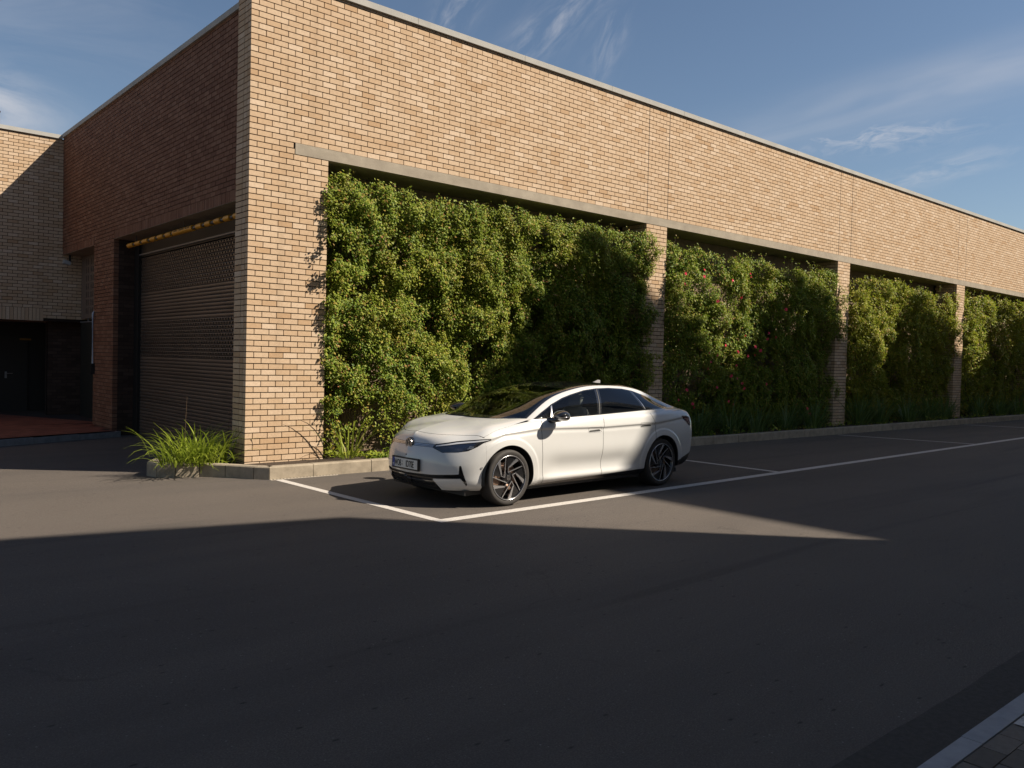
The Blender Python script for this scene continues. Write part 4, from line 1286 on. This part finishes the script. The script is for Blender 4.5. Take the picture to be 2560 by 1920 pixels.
def fields(A):
    f = {}
    f['x'], f['y'], f['z'], f['s'], f['v'], f['u'] = A[:, 0], A[:, 1], A[:, 2], A[:, 6], A[:, 7], A[:, 8]
    return f
GAP = .0036
FL_ = fields(LA)
x, y, z, s_, v = FL_['x'], FL_['y'], FL_['z'], FL_['s'], FL_['v']
arch = np.minimum(np.where(y > .45, np.hypot(x - XF, z - ZW) - RA, 9), np.where(y > .45, np.hypot(x - XRR, z - ZW) - RA, 9))
_hy = np.linspace(0, .80, 33)
_ky = np.array([0, .18, .36, .50, .62, .72, .80]); _kx = np.array([.192, .209, .258, .345, .430, .490, .530])
_hx = nspline(_ky, _kx[:, None])(_hy)[:, 0]
HOOD = [(.19, -.5)] + list(zip(_hx, _hy)) + [(.550, .825), (.62, .838), (.75, .838), (.95, .826), (1.22, .806), (1.36, .795), (1.26, .74), (1.12, .63), (1.04, .50), (1.01, .30), (1.0, 0), (.99, -.5)]
hood = np.minimum(sdf(x, y, HOOD), z - .79)
LAMP = [(.405, .709), (.56, .657), (.76, .667), (.877, .686), (.995, .738), (1.07, .779), (1.195, .814), (1.17, .826), (1.04, .8215), (.742, .791), (.438, .748)]
lamp = np.minimum(sdf(s_, z, LAMP), .8 - x)
BARP = [(-.3, .709), (.42, .709), (.45, .746), (-.3, .746)]
barf = np.minimum(sdf(s_, z, BARP), .5 - x)
INT = [(-.3, .378), (0, .378), (.423, .387), (.788, .411), (.788, .514), (.812, .512), (.882, .289), (.866, .268), (.803, .360), (.436, .340), (.545, .207), (.545, .10), (-.3, .10)]
intake = np.minimum(sdf(s_, z, INT), .6 - x)
zlow = np.interp(x, [.2, .6, 1.3, 1.5, 3.45, 3.6], [.205, .208, .212, .228, .282, .30])
lowf = z - zlow
rearline = np.where(x > 3.9, z - (.345 + (x - 4.28) * .36), 9)
DF = [(1.492, 1.2), (1.488, 1.04), (1.443, .94), (1.436, .80), (1.439, .646), (1.47, .36), (1.50, .1)]
dfx = np.interp(z, [p[1] for p in DF][::-1], [p[0] for p in DF][::-1])
dmx = np.interp(z, [.1, .317, .58, .858, 1.056, 1.2], [2.59, 2.583, 2.572, 2.587, 2.615, 2.63])
drx = np.interp(z, [.1, .55, .712, .882, 1.088, 1.2], [3.60, 3.655, 3.692, 3.705, 3.625, 3.60])
below = (V5L + .012 - v) * 2.0
seamx = .555 + (z - .6) * .02
notfront = np.minimum(-hood - GAP, np.minimum(-lamp - GAP * .6, np.minimum(-barf - GAP * .5, -intake)))

def Lpanel(name, fs, mat, parent=car, offset=0.0):
    A, T = LA, LT
    idx = np.arange(len(LA))
    A_ = np.concatenate([LA, np.stack(fs, 1)], 1)
    T_ = T
    for k in range(len(fs)):
        A_, T_ = clip(A_, T_, A_[:, 9 + k])
        if len(T_) == 0: return None
    return panel(name, A_, T_, mat, parent, offset)
Lpanel('hood', [hood], M_PAINT)
bump_ = Lpanel('front_bumper', [seamx - x, -hood - GAP * 1.4, -lamp - .0015, -barf - .001, -intake, lowf, arch], M_PAINT)
Lpanel('front_fender', [x - seamx - GAP * .3, dfx - x - GAP, -hood - GAP * .4, -lamp - .0015, below, lowf, arch, 2.0 - x], M_PAINT)
fd = Lpanel('front_door', [x - dfx - GAP, dmx - x - GAP, below, lowf], M_PAINT)
rd = Lpanel('rear_door', [x - dmx - GAP, drx - x - GAP, below, lowf, arch], M_PAINT)
Lpanel('rear_quarter', [x - drx - GAP, below, lowf, arch, rearline, x - 3.2, np.where(x > 4.3, 1.2 - s_ * 0, 1)], M_PAINT)
Lpanel('tailgate', [v - V5L - .014, x - 3.9], M_PAINT)
Lpanel('rear_bumper_trim', [-rearline, x - 3.9, arch, below], M_MATTB, offset=-.004)
Lpanel('sill_trim', [-lowf - .001, x - .3, arch, 4.3 - x, below], M_GLOSSB, offset=-.004)
Lpanel('front_splitter', [-lowf - .001, .56 - x, s_ - .5], M_GLOSSB, offset=-.003)
hl = Lpanel('headlight', [lamp], M_GLOSSB, offset=-.004)
DRL = [(.452, .736), (.742, .779), (1.04, .812), (1.16, .8195), (1.185, .815), (1.06, .797), (.742, .763), (.446, .721)]
LENS = [(.440, .715), (.565, .664), (.76, .674), (.86, .690), (.93, .735), (.98, .772), (.742, .755)]
Lpanel('light_strip', [np.minimum(sdf(s_, z, DRL), .8 - x)], M_DRL, hl, .0)
Lpanel('lens', [np.minimum(sdf(s_, z, LENS), .8 - x)], M_LENS, hl, -.001)
Lpanel('projector', [np.minimum(sdf(s_, z, [(.86, .705), (.93, .712), (.955, .738), (.90, .745)]), .8 - x)], M_CHROME, hl, .0005)
Lpanel('light_bar', [barf - .001, s_ - .02], M_GLOSSB, offset=-.003)
Lpanel('light_strip', [np.minimum(sdf(s_, z, [(-.3, .728), (.425, .728), (.436, .742), (-.3, .742)]), .5 - x), s_ - .02], M_BAR, offset=.001)
Lpanel('light_strip', [np.minimum(sdf(s_, z, [(-.3, .713), (.412, .713), (.422, .724), (-.3, .724)]), .5 - x), s_ - .02], M_BAR, offset=.001)
gr = Lpanel('lower_grille', [intake], M_MATTB, offset=-.022)
for zc_ in (.345, .305, .262):
    Lpanel('grille_slat', [.006 - (z - zc_), .006 + (z - zc_), .44 - s_ + (.345 - zc_) * .2, .5 - x], M_GLOSSB, gr, -.004)
Lpanel('sensor_cover', [.07 - s_, .05 - (z - .29), .05 + (z - .29), .5 - x], M_GLOSSB, gr, -.002)
Lpanel('intake_frame', [intake, .012 - sdf(s_, z, INT), s_ - .33, .6 - x, .375 - z], M_GLOSSB, gr, .0)
# inner dark shell closes the gaps between panels
Lpanel('inner_shell', [arch + .004, (V5L - v) * 2, 4.62 - x, x - .16], M_CABIN, offset=-.022)
TL = [(4.36, 1.005), (4.50, 1.0), (4.60, .985), (4.62, .90), (4.57, .862), (4.52, .858), (4.44, .93)]
tlf = np.minimum(np.minimum(sdf(x, z, TL), y - .5), 1)
tl_ = Lpanel('tail_lamp', [tlf], M_GLOSSB, offset=.004)
Lpanel('lens', [tlf - .014], M_RED, tl_, .006)

# ---- greenhouse
g = fields(GA); xg, yg, zg, vgg, ugg = g['x'], g['y'], g['z'], g['v'], g['u']
DLO = [(1.375, 1.036), (1.545, 1.118), (1.765, 1.214), (2.0, 1.29), (2.18, 1.332), (2.48, 1.388), (2.73, 1.412), (3.0, 1.418), (3.3, 1.405), (3.52, 1.375), (3.9, 1.272), (4.10, 1.20), (4.30, 1.128), (4.20, 1.121), (3.5, 1.103), (2.6, 1.068), (1.9, 1.045)]
dlo = np.minimum(sdf(xg, zg, DLO), (tvg[3] - .01 - vgg) * 3)
def band(a, b):
    a, b = np.array(a), np.array(b); e = (b - a) / np.linalg.norm(b - a)
    return (xg - a[0]) * e[1] - (zg - a[1]) * e[0]          # >0 right of a->b (a low, b high)
q1 = band((1.655, 1.03), (1.775, 1.23))
b1 = band((2.520, 1.06), (2.700, 1.42)); b2 = band((2.605, 1.06), (2.790, 1.42))
r1 = band((3.555, 1.10), (3.470, 1.39)); 
inner = dlo - .012
def Gpanel(name, fs, mat, parent=car, offset=0.0):
    A_ = np.concatenate([GA, np.stack(fs, 1)], 1); T_ = GT
    for k in range(len(fs)):
        A_, T_ = clip(A_, T_, A_[:, 9 + k])
        if len(T_) == 0: return None
    return panel(name, A_, T_, mat, parent, offset)
fq = Gpanel('quarter_light', [inner, -q1 - .010], M_SG)
fwn = Gpanel('front_window', [inner, q1 - .010, -b1], M_SG)
rwn = Gpanel('rear_window', [inner, b2, -r1 - .025], M_PG)
rq = Gpanel('rear_quarter_glass', [inner, r1 - .012], M_PG)
Gpanel('window_frame', [dlo, .0125 - dlo], M_GLOSSB)
Gpanel('door_pillar', [inner + .001, b1 - .001, -b2 - .001], M_GLOSSB)
Gpanel('pillar_trim', [inner + .001, r1 + .026, -r1 + .011], M_GLOSSB)
Gpanel('divider_trim', [inner, .0055 - (r1 - .012), .0055 + (r1 - .012)], M_CHROME, offset=.003)
Gpanel('divider_trim', [inner, .009 - q1, .009 + q1], M_CHROME, offset=.001)
Gpanel('door_seam', [inner, .004 - (b1 + b2) / 2, .004 + (b1 + b2) / 2], M_MATTB, offset=.002)
HEAD = tug[3] + .004
railv = tvg[3] + .012
Gpanel('roof_rail', [-dlo - .001, railv - vgg], M_PAINT)
Gpanel('windscreen', [vgg - railv - .004, HEAD - ugg], M_WS)
Gpanel('screen_surround', [vgg - railv - .002, HEAD - ugg, railv + .045 - vgg], M_GLOSSB, offset=.0015)
Gpanel('screen_base', [vgg - railv - .002, .016 - ugg], M_GLOSSB, offset=.002)
Gpanel('glass_roof', [vgg - railv - .004, ugg - HEAD, tug[7] - ugg], M_GLOSSB)
Gpanel('rear_screen', [vgg - railv - .004, ugg - tug[7], tug[9] + .03 - ugg], M_GLOSSB)
Gpanel('tail_panel', [vgg - railv - .004, ugg - tug[9] - .03], M_PAINT)

# ---- underbody, wheel housings, cabin
def cbox(x0, x1, y0, y1, z0, z1):
    a = loc([(x0, y0, z0)])[0]; b = loc([(x1, y1, z1)])[0]
    return (min(a[0], b[0]), max(a[0], b[0]), min(a[1], b[1]), max(a[1], b[1]), z0, z1)
ub = MB(); ub.box(*cbox(.35, 4.45, -.74, .74, .15, .21)); ub.box(*cbox(.42, .56, -.64, .64, .19, .60)); ub.box(*cbox(1.28, 3.5, -.80, .80, .16, .26)); ub.box(*cbox(4.27, 4.46, -.66, .66, .26, .60)); ub.box(*cbox(.5, 4.3, -.5, .5, .2, .55))
ub.build('underbody', M_MATTB, car)
wh = MB()
for cx in (XF, XRR):
    for sd in (1, -1):
        pr_ = [(RA - .004, .905), (RA + .012, .84), (RA + .012, .50), (.02, .50)]
        n = len(pr_); P = []
        seg = 30
        for j in range(seg + 1):
            t = math.pi * (-.06 + 1.12 * j / seg)
            for rr, aa in pr_: P.append(tuple(loc([(cx + rr * math.cos(t), sd * aa, ZW + rr * math.sin(t))])[0]))
        wh.poly(P, [(j * n + i, j * n + i + 1, (j + 1) * n + i + 1, (j + 1) * n + i) for j in range(seg) for i in range(n - 1)], True)
wh.build('wheel_housing', M_MATTB, car)
cb = MB()
cb.box(*cbox(1.2, 4.3, -.76, .76, .30, .36)); cb.box(*cbox(3.55, 4.4, -.70, .70, .36, .98)); cb.box(*cbox(1.30, 1.72, -.74, .74, .40, 1.0))
cb.box(*cbox(1.6, 2.9, -.12, .12, .36, .72))
cb.build('cabin', M_CABIN, car)
def rbox(mb, cx, cy, cz, sx, sy, sz, tilt=0, p=3.5):
    """soft-edged block (superellipsoid)"""
    P = []; nu, nv = 16, 10
    for i in range(nv + 1):
        b = math.pi * (i / nv - .5)
        for j in range(nu):
            a = 2 * math.pi * j / nu
            f = lambda c: math.copysign(abs(c) ** (2 / p), c)
            X = sx * f(math.cos(b)) * f(math.cos(a)); Y = sy * f(math.cos(b)) * f(math.sin(a)); Z = sz * f(math.sin(b))
            X, Z = X * math.cos(tilt) + Z * math.sin(tilt), -X * math.sin(tilt) + Z * math.cos(tilt)
            P.append(tuple(loc([(cx + X, cy + Y, cz + Z)])[0]))
    mb.poly(P, [(i * nu + j, i * nu + (j + 1) % nu, (i + 1) * nu + (j + 1) % nu, (i + 1) * nu + j) for i in range(nv) for j in range(nu)], True)
for cy in (.40, -.40):
    st = MB(); rbox(st, 2.25, cy, .56, .27, .26, .09); rbox(st, 2.52, cy, .84, .09, .26, .33, .22)
    so = st.build('seat', M_SEAT, car)
    hm = MB(); rbox(hm, 2.575, cy, 1.235, .055, .125, .105, .15, 3); hm.build('headrest', M_SEAT, so)
bs = MB(); rbox(bs, 3.25, 0, .56, .28, .70, .09); rbox(bs, 3.52, 0, .82, .09, .68, .28, .3); bs.build('rear_seat', M_SEAT, car)
swp = [tuple(loc([(1.86 + .05 * math.sin(t) * .6, .40 + .18 * math.cos(t), .92 + .17 * math.sin(t))])[0]) for t in np.linspace(0, 2 * math.pi, 25)]
MB().tube(swp, .014, 8, False).build('steering_wheel', M_CABIN, car)

# ---- wheels
def tread(r0=ZW):
    return [(.262, -.100), (.285, -.112), (.312, -.118), (.333, -.108), (.3415, -.088), (r0, -.055), (r0, .055), (.3415, .088), (.333, .108), (.312, .118), (.285, .112), (.262, .100)]
def ring_mesh(mb, prof, seg=56): mb.lathe([(r_, -a) for r_, a in prof], seg, 'y')
def make_wheel(cx, sd, spin):
    c = loc([(cx, sd * .795, ZW)])[0]
    w = empty('wheel', tuple(c), 0, car)
    o_ = 1 if sd > 0 else -1                      # outward is -Y on the left side
    mb = MB(); ring_mesh(mb, tread())
    # shallow tread grooves as narrow bands
    t_ = mb.build('tyre', M_TYRE, w)
    Y = lambda a: -o_ * a
    rim = MB()
    rim.lathe([(.272, Y(.108)), (.266, Y(.114)), (.258, Y(.108)), (.250, Y(.06)), (.235, Y(-.08))], 56, 'y')
    rim.build('rim', M_RIMB, w)
    edge = MB(); edge.lathe([(.2735, Y(.110)), (.2725, Y(.1165)), (.2665, Y(.1165)), (.2655, Y(.112))], 64, 'y'); edge.build('rim_edge', M_ALLOY, w)
    back = MB(); back.lathe([(.235, Y(-.06)), (.0, Y(-.06))], 40, 'y'); back.build('wheel_back', M_MATTB, w)
    ds = MB(); ds.lathe([(.185, Y(.02)), (.185, Y(.0)), (.07, Y(.0)), (.07, Y(.02)), (.185, Y(.02))], 40, 'y'); ds.build('brake_disc', M_DISC, w)
    hub = MB(); hub.lathe([(.0, Y(.092)), (.036, Y(.092)), (.070, Y(.085)), (.082, Y(.07)), (.082, Y(.02))], 32, 'y'); hub.build('hub', M_RIMB, w)
    Rr = .268
    blade_ = [(.475, .885), (.56, .86), (.655, .775), (.33, .625), (.03, .455), (-.035, .49), (.01, .52), (.25, .71)]
    face = [(.475, .885), (.20, .97), (-.13, .985), (-.10, .60), (-.06, .22), (.02, .20), (-.03, .25), (-.035, .49), (.25, .71)]
    def rot(p, a): return (p[0] * math.cos(a) - p[1] * math.sin(a), p[0] * math.sin(a) + p[1] * math.cos(a))
    fr = [(-.035, .49), (-.048, .245), (.90, .50)]
    for k in range(5):
        a = 2 * math.pi * k / 5 + spin
        tr = lambda q: (lambda p: (p[0] * o_ * Rr if sd < 0 else p[0] * Rr, p[1] * Rr))(rot(q, a))
        sp = MB()
        pts = [tr(q) for q in face]
        sp.prism(pts, 1, Y(.070), Y(.098)); sp.build('spoke', M_RIMB, w)
        bl = MB(); bl.prism([tr(q) for q in blade_], 1, Y(.085), Y(.1055))
        # thin machined edge of the pocket
        def strip(p, q, wd):
            p, q = np.array(p), np.array(q); e = (q - p) / np.linalg.norm(q - p); n_ = np.array([-e[1], e[0]]) * wd
            bl.prism([tr(tuple(t)) for t in (p - n_, q - n_, q + n_, p + n_)], 1, Y(.088), Y(.1035))
        strip(fr[0], fr[1], .014); strip(fr[1], fr[2], .020)
        bl.build('spoke_blade', M_ALLOY, w)
    cap = MB(); cap.lathe([(.0, Y(.095)), (.030, Y(.095))], 24, 'y'); cap.build('hub_cap', M_GLOSSB, w)
    emblem(w, 'hub_emblem', (0, Y(.0965), 0), .029, 'y', o_)
    cal = MB(); cal.box(-.19 if cx < 2 else .08, -.08 if cx < 2 else .19, min(Y(-.02), Y(.035)), max(Y(-.02), Y(.035)), -.09, .07); cal.build('brake_caliper', M_DISC, w)
    return w

def emblem(parent, name, c, r_, axis, o_, mat=None):
    """ring with a V over a W, as raised strokes; facing -Y (o_=1) or +Y"""
    mb = MB(); c = Vector(c)
    tw = r_ * .085
    ring = [(r_ * math.cos(t), r_ * math.sin(t)) for t in np.linspace(0, 2 * math.pi, 33)]
    def put(p):
        if axis == 'y': return (c.x + p[0] * (1 if o_ > 0 else -1), c.y, c.z + p[1])
        return (c.x, c.y - p[0], c.z + p[1])                 # facing -X
    def stroke(p, q):
        p, q = np.array(p) * r_, np.array(q) * r_
        e = (q - p) / np.linalg.norm(q - p); n_ = np.array([-e[1], e[0]]) * tw
        P = [put(t) for t in (p - n_, q - n_, q + n_, p + n_)]
        d = Vector((0, -.003 * o_, 0)) if axis == 'y' else Vector((-.004, 0, 0))
        P += [tuple(Vector(t) + d) for t in P]
        mb.poly(P, [(4, 5, 6, 7), (0, 1, 5, 4), (1, 2, 6, 5), (2, 3, 7, 6), (3, 0, 4, 7), (0, 3, 2, 1)])
    for a, b in zip(ring[:-1], ring[1:]): stroke(np.array(a) / r_ * .95, np.array(b) / r_ * .95)
    for p, q in [((-.36, .80), (-.02, .12)), ((.36, .80), (.02, .12)),
                 ((-.78, .46), (-.34, -.74)), ((.78, .46), (.34, -.74)), ((-.36, -.74), (-.03, .0)), ((.36, -.74), (.03, .0))]:
        stroke(p, q)
    return mb.build(name, mat or M_CHROME, parent)

make_wheel(XF, 1, 0.0); make_wheel(XRR, 1, .36); make_wheel(XF, -1, .2); make_wheel(XRR, -1, .5)

# ---- badge, plate, mirrors, handles, antenna
def nose_x(yq, zq):
    m_ = (np.abs(LA[:, 1] - abs(yq)) < .03) & (np.abs(LA[:, 2] - zq) < .02) & (LA[:, 0] < .6)
    return LA[m_, 0].mean() if m_.any() else .03
bx = nose_x(0, .727)
bdg = MB()
n = 28
P = []
for dx_, rr in ((.05, .074), (-.004, .074), (-.012, .066), (-.012, 0)):
    for j in range(n):
        t = 2 * math.pi * j / n
        P.append(tuple(loc([(bx + dx_, rr * math.cos(t), .727 + rr * math.sin(t))])[0]))
bdg.poly(P, [(i * n + j, i * n + (j + 1) % n, (i + 1) * n + (j + 1) % n, (i + 1) * n + j) for i in range(3) for j in range(n)], False)
bo = bdg.build('badge', M_GLOSSB, car)
emblem(bo, 'emblem', tuple(loc([(bx - .0125, 0, .727)])[0]), .066, 'x', 1)

px_ = nose_x(0, .49) - .012
pl = MB(); a = loc([(px_, -.272, .414)])[0]; b = loc([(px_ + .03, .272, .560)])[0]
pl.box(min(a[0], b[0]), max(a[0], b[0]), min(a[1], b[1]), max(a[1], b[1]), .412, .558)
plate = pl.build('number_plate', M_MATTB, car)
a0 = loc([(px_ - .0015, 0, 0)])[0]
xp, yc_ = a0[0], a0[1]
M_PLW = simple('plate_white', (.62, .61, .57), .45); M_PLB = simple('plate_blue', (.02, .05, .26), .45); M_PLK = simple('plate_letter', (.015, .015, .015), .5)
MB().box(xp, xp + .002, yc_ - .258, yc_ + .213, .430, .541).build('plate_face', M_PLW, plate)
MB().box(xp, xp + .002, yc_ + .2135, yc_ + .260, .430, .541).build('euro_band', M_PLB, plate)
def text_part(name, txt, h, wscale, centre, mat, parent):
    cu = bpy.data.curves.new(name, 'FONT'); cu.body = txt; cu.size = 1.0; cu.align_x = 'CENTER'; cu.extrude = .004; cu.offset = .018
    tmp = bpy.data.objects.new(name, cu); COL.objects.link(tmp)
    dg_ = bpy.context.evaluated_depsgraph_get(); dg_.update()
    me = bpy.data.meshes.new_from_object(tmp.evaluated_get(dg_))
    bpy.data.objects.remove(tmp); bpy.data.curves.remove(cu)
    co = np.zeros(len(me.vertices) * 3, np.float32); me.vertices.foreach_get('co', co); co = co.reshape(-1, 3)
    hh = co[:, 1].max(); sc_ = h / hh
    V = np.stack([np.full(len(co), 0) - co[:, 2] * .3, -(co[:, 0]) * sc_ * wscale, co[:, 1] * sc_], 1) + np.array(centre)
    me.vertices.foreach_set('co', V.astype(np.float32).ravel()); me.update()
    me.materials.clear(); me.materials.append(mat)
    o = link(bpy.data.objects.new(name, me), parent); return o
text_part('letters', 'WOB', .078, .52, (xp - .0008, yc_ + .145, .447), M_PLK, plate)
text_part('letters', 'ID70E', .078, .60, (xp - .0008, yc_ - .105, .447), M_PLK, plate)
text_part('letters', 'D', .026, .8, (xp - .0008, yc_ + .237, .444), M_PLW, plate)
sl_ = MB()
for zz_, rr in ((.505, .011), (.470, .014)):
    sl_.poly([(xp - .001, yc_ + .052 + rr * math.cos(t), zz_ + rr * math.sin(t)) for t in np.linspace(0, 2 * math.pi, 13)[:-1]], [tuple(range(12))])
sl_.build('plate_seal', M_STEEL, plate)
cm = MB(); ca = loc([(nose_x(0, .60) - .004, 0, .592)])[0]
rbx = .012
cm.poly([(ca[0], ca[1] + rbx * math.cos(t), .592 + rbx * math.sin(t)) for t in np.linspace(0, 2 * math.pi, 13)[:-1]], [tuple(range(12))]); cm.build('camera_eye', M_GLOSSB, car)

for sd in (1, -1):
    mm = MB()
    nu, nv = 22, 14
    P = []
    for i in range(nv + 1):
        b_ = math.pi * (i / nv - .5)
        for j in range(nu):
            a_ = 2 * math.pi * j / nu
            f = lambda c, p_: math.copysign(abs(c) ** (2 / p_), c)
            X = f(math.cos(b_), 2.4) * f(math.cos(a_), 2.2); Y = f(math.cos(b_), 2.4) * f(math.sin(a_), 2.6); Z = f(math.sin(b_), 2.4)
            # wedge: rounded towards the front, flat glass behind
            xx_ = 1.665 + (.105 * X if X > 0 else .135 * X * (1 - .10 * Z)); k_ = 1 - .42 * max(0, -X) ** 1.5
            P.append(tuple(loc([(xx_, sd * (1.035 + .115 * Y - .03 * X), 1.088 + .068 * Z * k_ - .012 * X)])[0]))
    mm.poly(P, [(i * nu + j, i * nu + (j + 1) % nu, (i + 1) * nu + (j + 1) % nu, (i + 1) * nu + j) for i in range(nv) for j in range(nu)], True)
    mi = mm.build('door_mirror', M_GLOSSB, car)
    ft = MB(); ft.tube([tuple(loc([(1.62, sd * .85, 1.02)])[0]), tuple(loc([(1.64, sd * .93, 1.025)])[0]), tuple(loc([(1.67, sd * 1.0, 1.045)])[0])], [.045, .032, .036], 10)
    ft.build('mirror_foot', M_GLOSSB, mi)
    ln = MB(); ln.tube([tuple(loc([(1.53, sd * (1.035 + .118 * math.sin(t)), 1.075)])[0]) if False else tuple(loc([(1.665 - .135 * math.cos(t) * .985, sd * (1.035 + .1165 * math.sin(t) + .03 * math.cos(t)), 1.078)])[0]) for t in np.linspace(0, 1.5, 8)], .005, 5)
    ln.build('indicator_line', M_BAR, mi)
# flush handles: a thin seam round the plate and a dark finger recess
for hx, hz, dp in ((2.425, .872, fd), (3.50, .902, rd)):
    w_, h_ = .125, .036
    def rr_(wd, ht, off): return [(hx - wd + off, hz - ht), (hx + wd, hz - ht + .004), (hx + wd + .012, hz), (hx + wd, hz + ht), (hx - wd, hz + ht - .002), (hx - wd - .008, hz - .006)]
    plf = sdf(x, z, rr_(w_, h_, 0)); 
    Lpanel('handle_seam', [.0013 - plf, .0013 + plf, y - .5], M_MATTB, dp, .0012)
    Lpanel('door_handle', [np.minimum(sdf(x, z, [(hx - w_ + .004, hz - .026), (hx + w_ - .03, hz - .022), (hx + w_ - .004, hz - .010), (hx + w_ - .05, hz + .004), (hx - w_ + .01, hz - .006)]), y - .5)], M_MATTB, dp, .002)
af = MB()
zr = 1.468
af.poly([tuple(loc([q])[0]) for q in [(3.34, .016, zr), (3.50, .016, zr - .012), (3.50, -.016, zr - .012), (3.34, -.016, zr), (3.46, .005, zr + .045), (3.51, .005, zr + .040), (3.51, -.005, zr + .040), (3.46, -.005, zr + .045)]],
        [(0, 3, 2, 1), (4, 5, 6, 7), (0, 1, 5, 4), (1, 2, 6, 5), (2, 3, 7, 6), (3, 0, 4, 7)])
af.build('antenna', simple('silver_fin', (.28, .28, .28), .3), car)
for (ys, zs) in ((.86, .487),):
    pk = MB(); c_ = loc([(.502, ys + .004, zs)])[0]
    pk.poly([(c_[0] + .013 * math.cos(t), c_[1] - .003, c_[2] + .013 * math.sin(t)) for t in np.linspace(0, 2 * math.pi, 13)[:-1]], [tuple(range(12))])
    pk.build('parking_sensor', M_BAR, car)
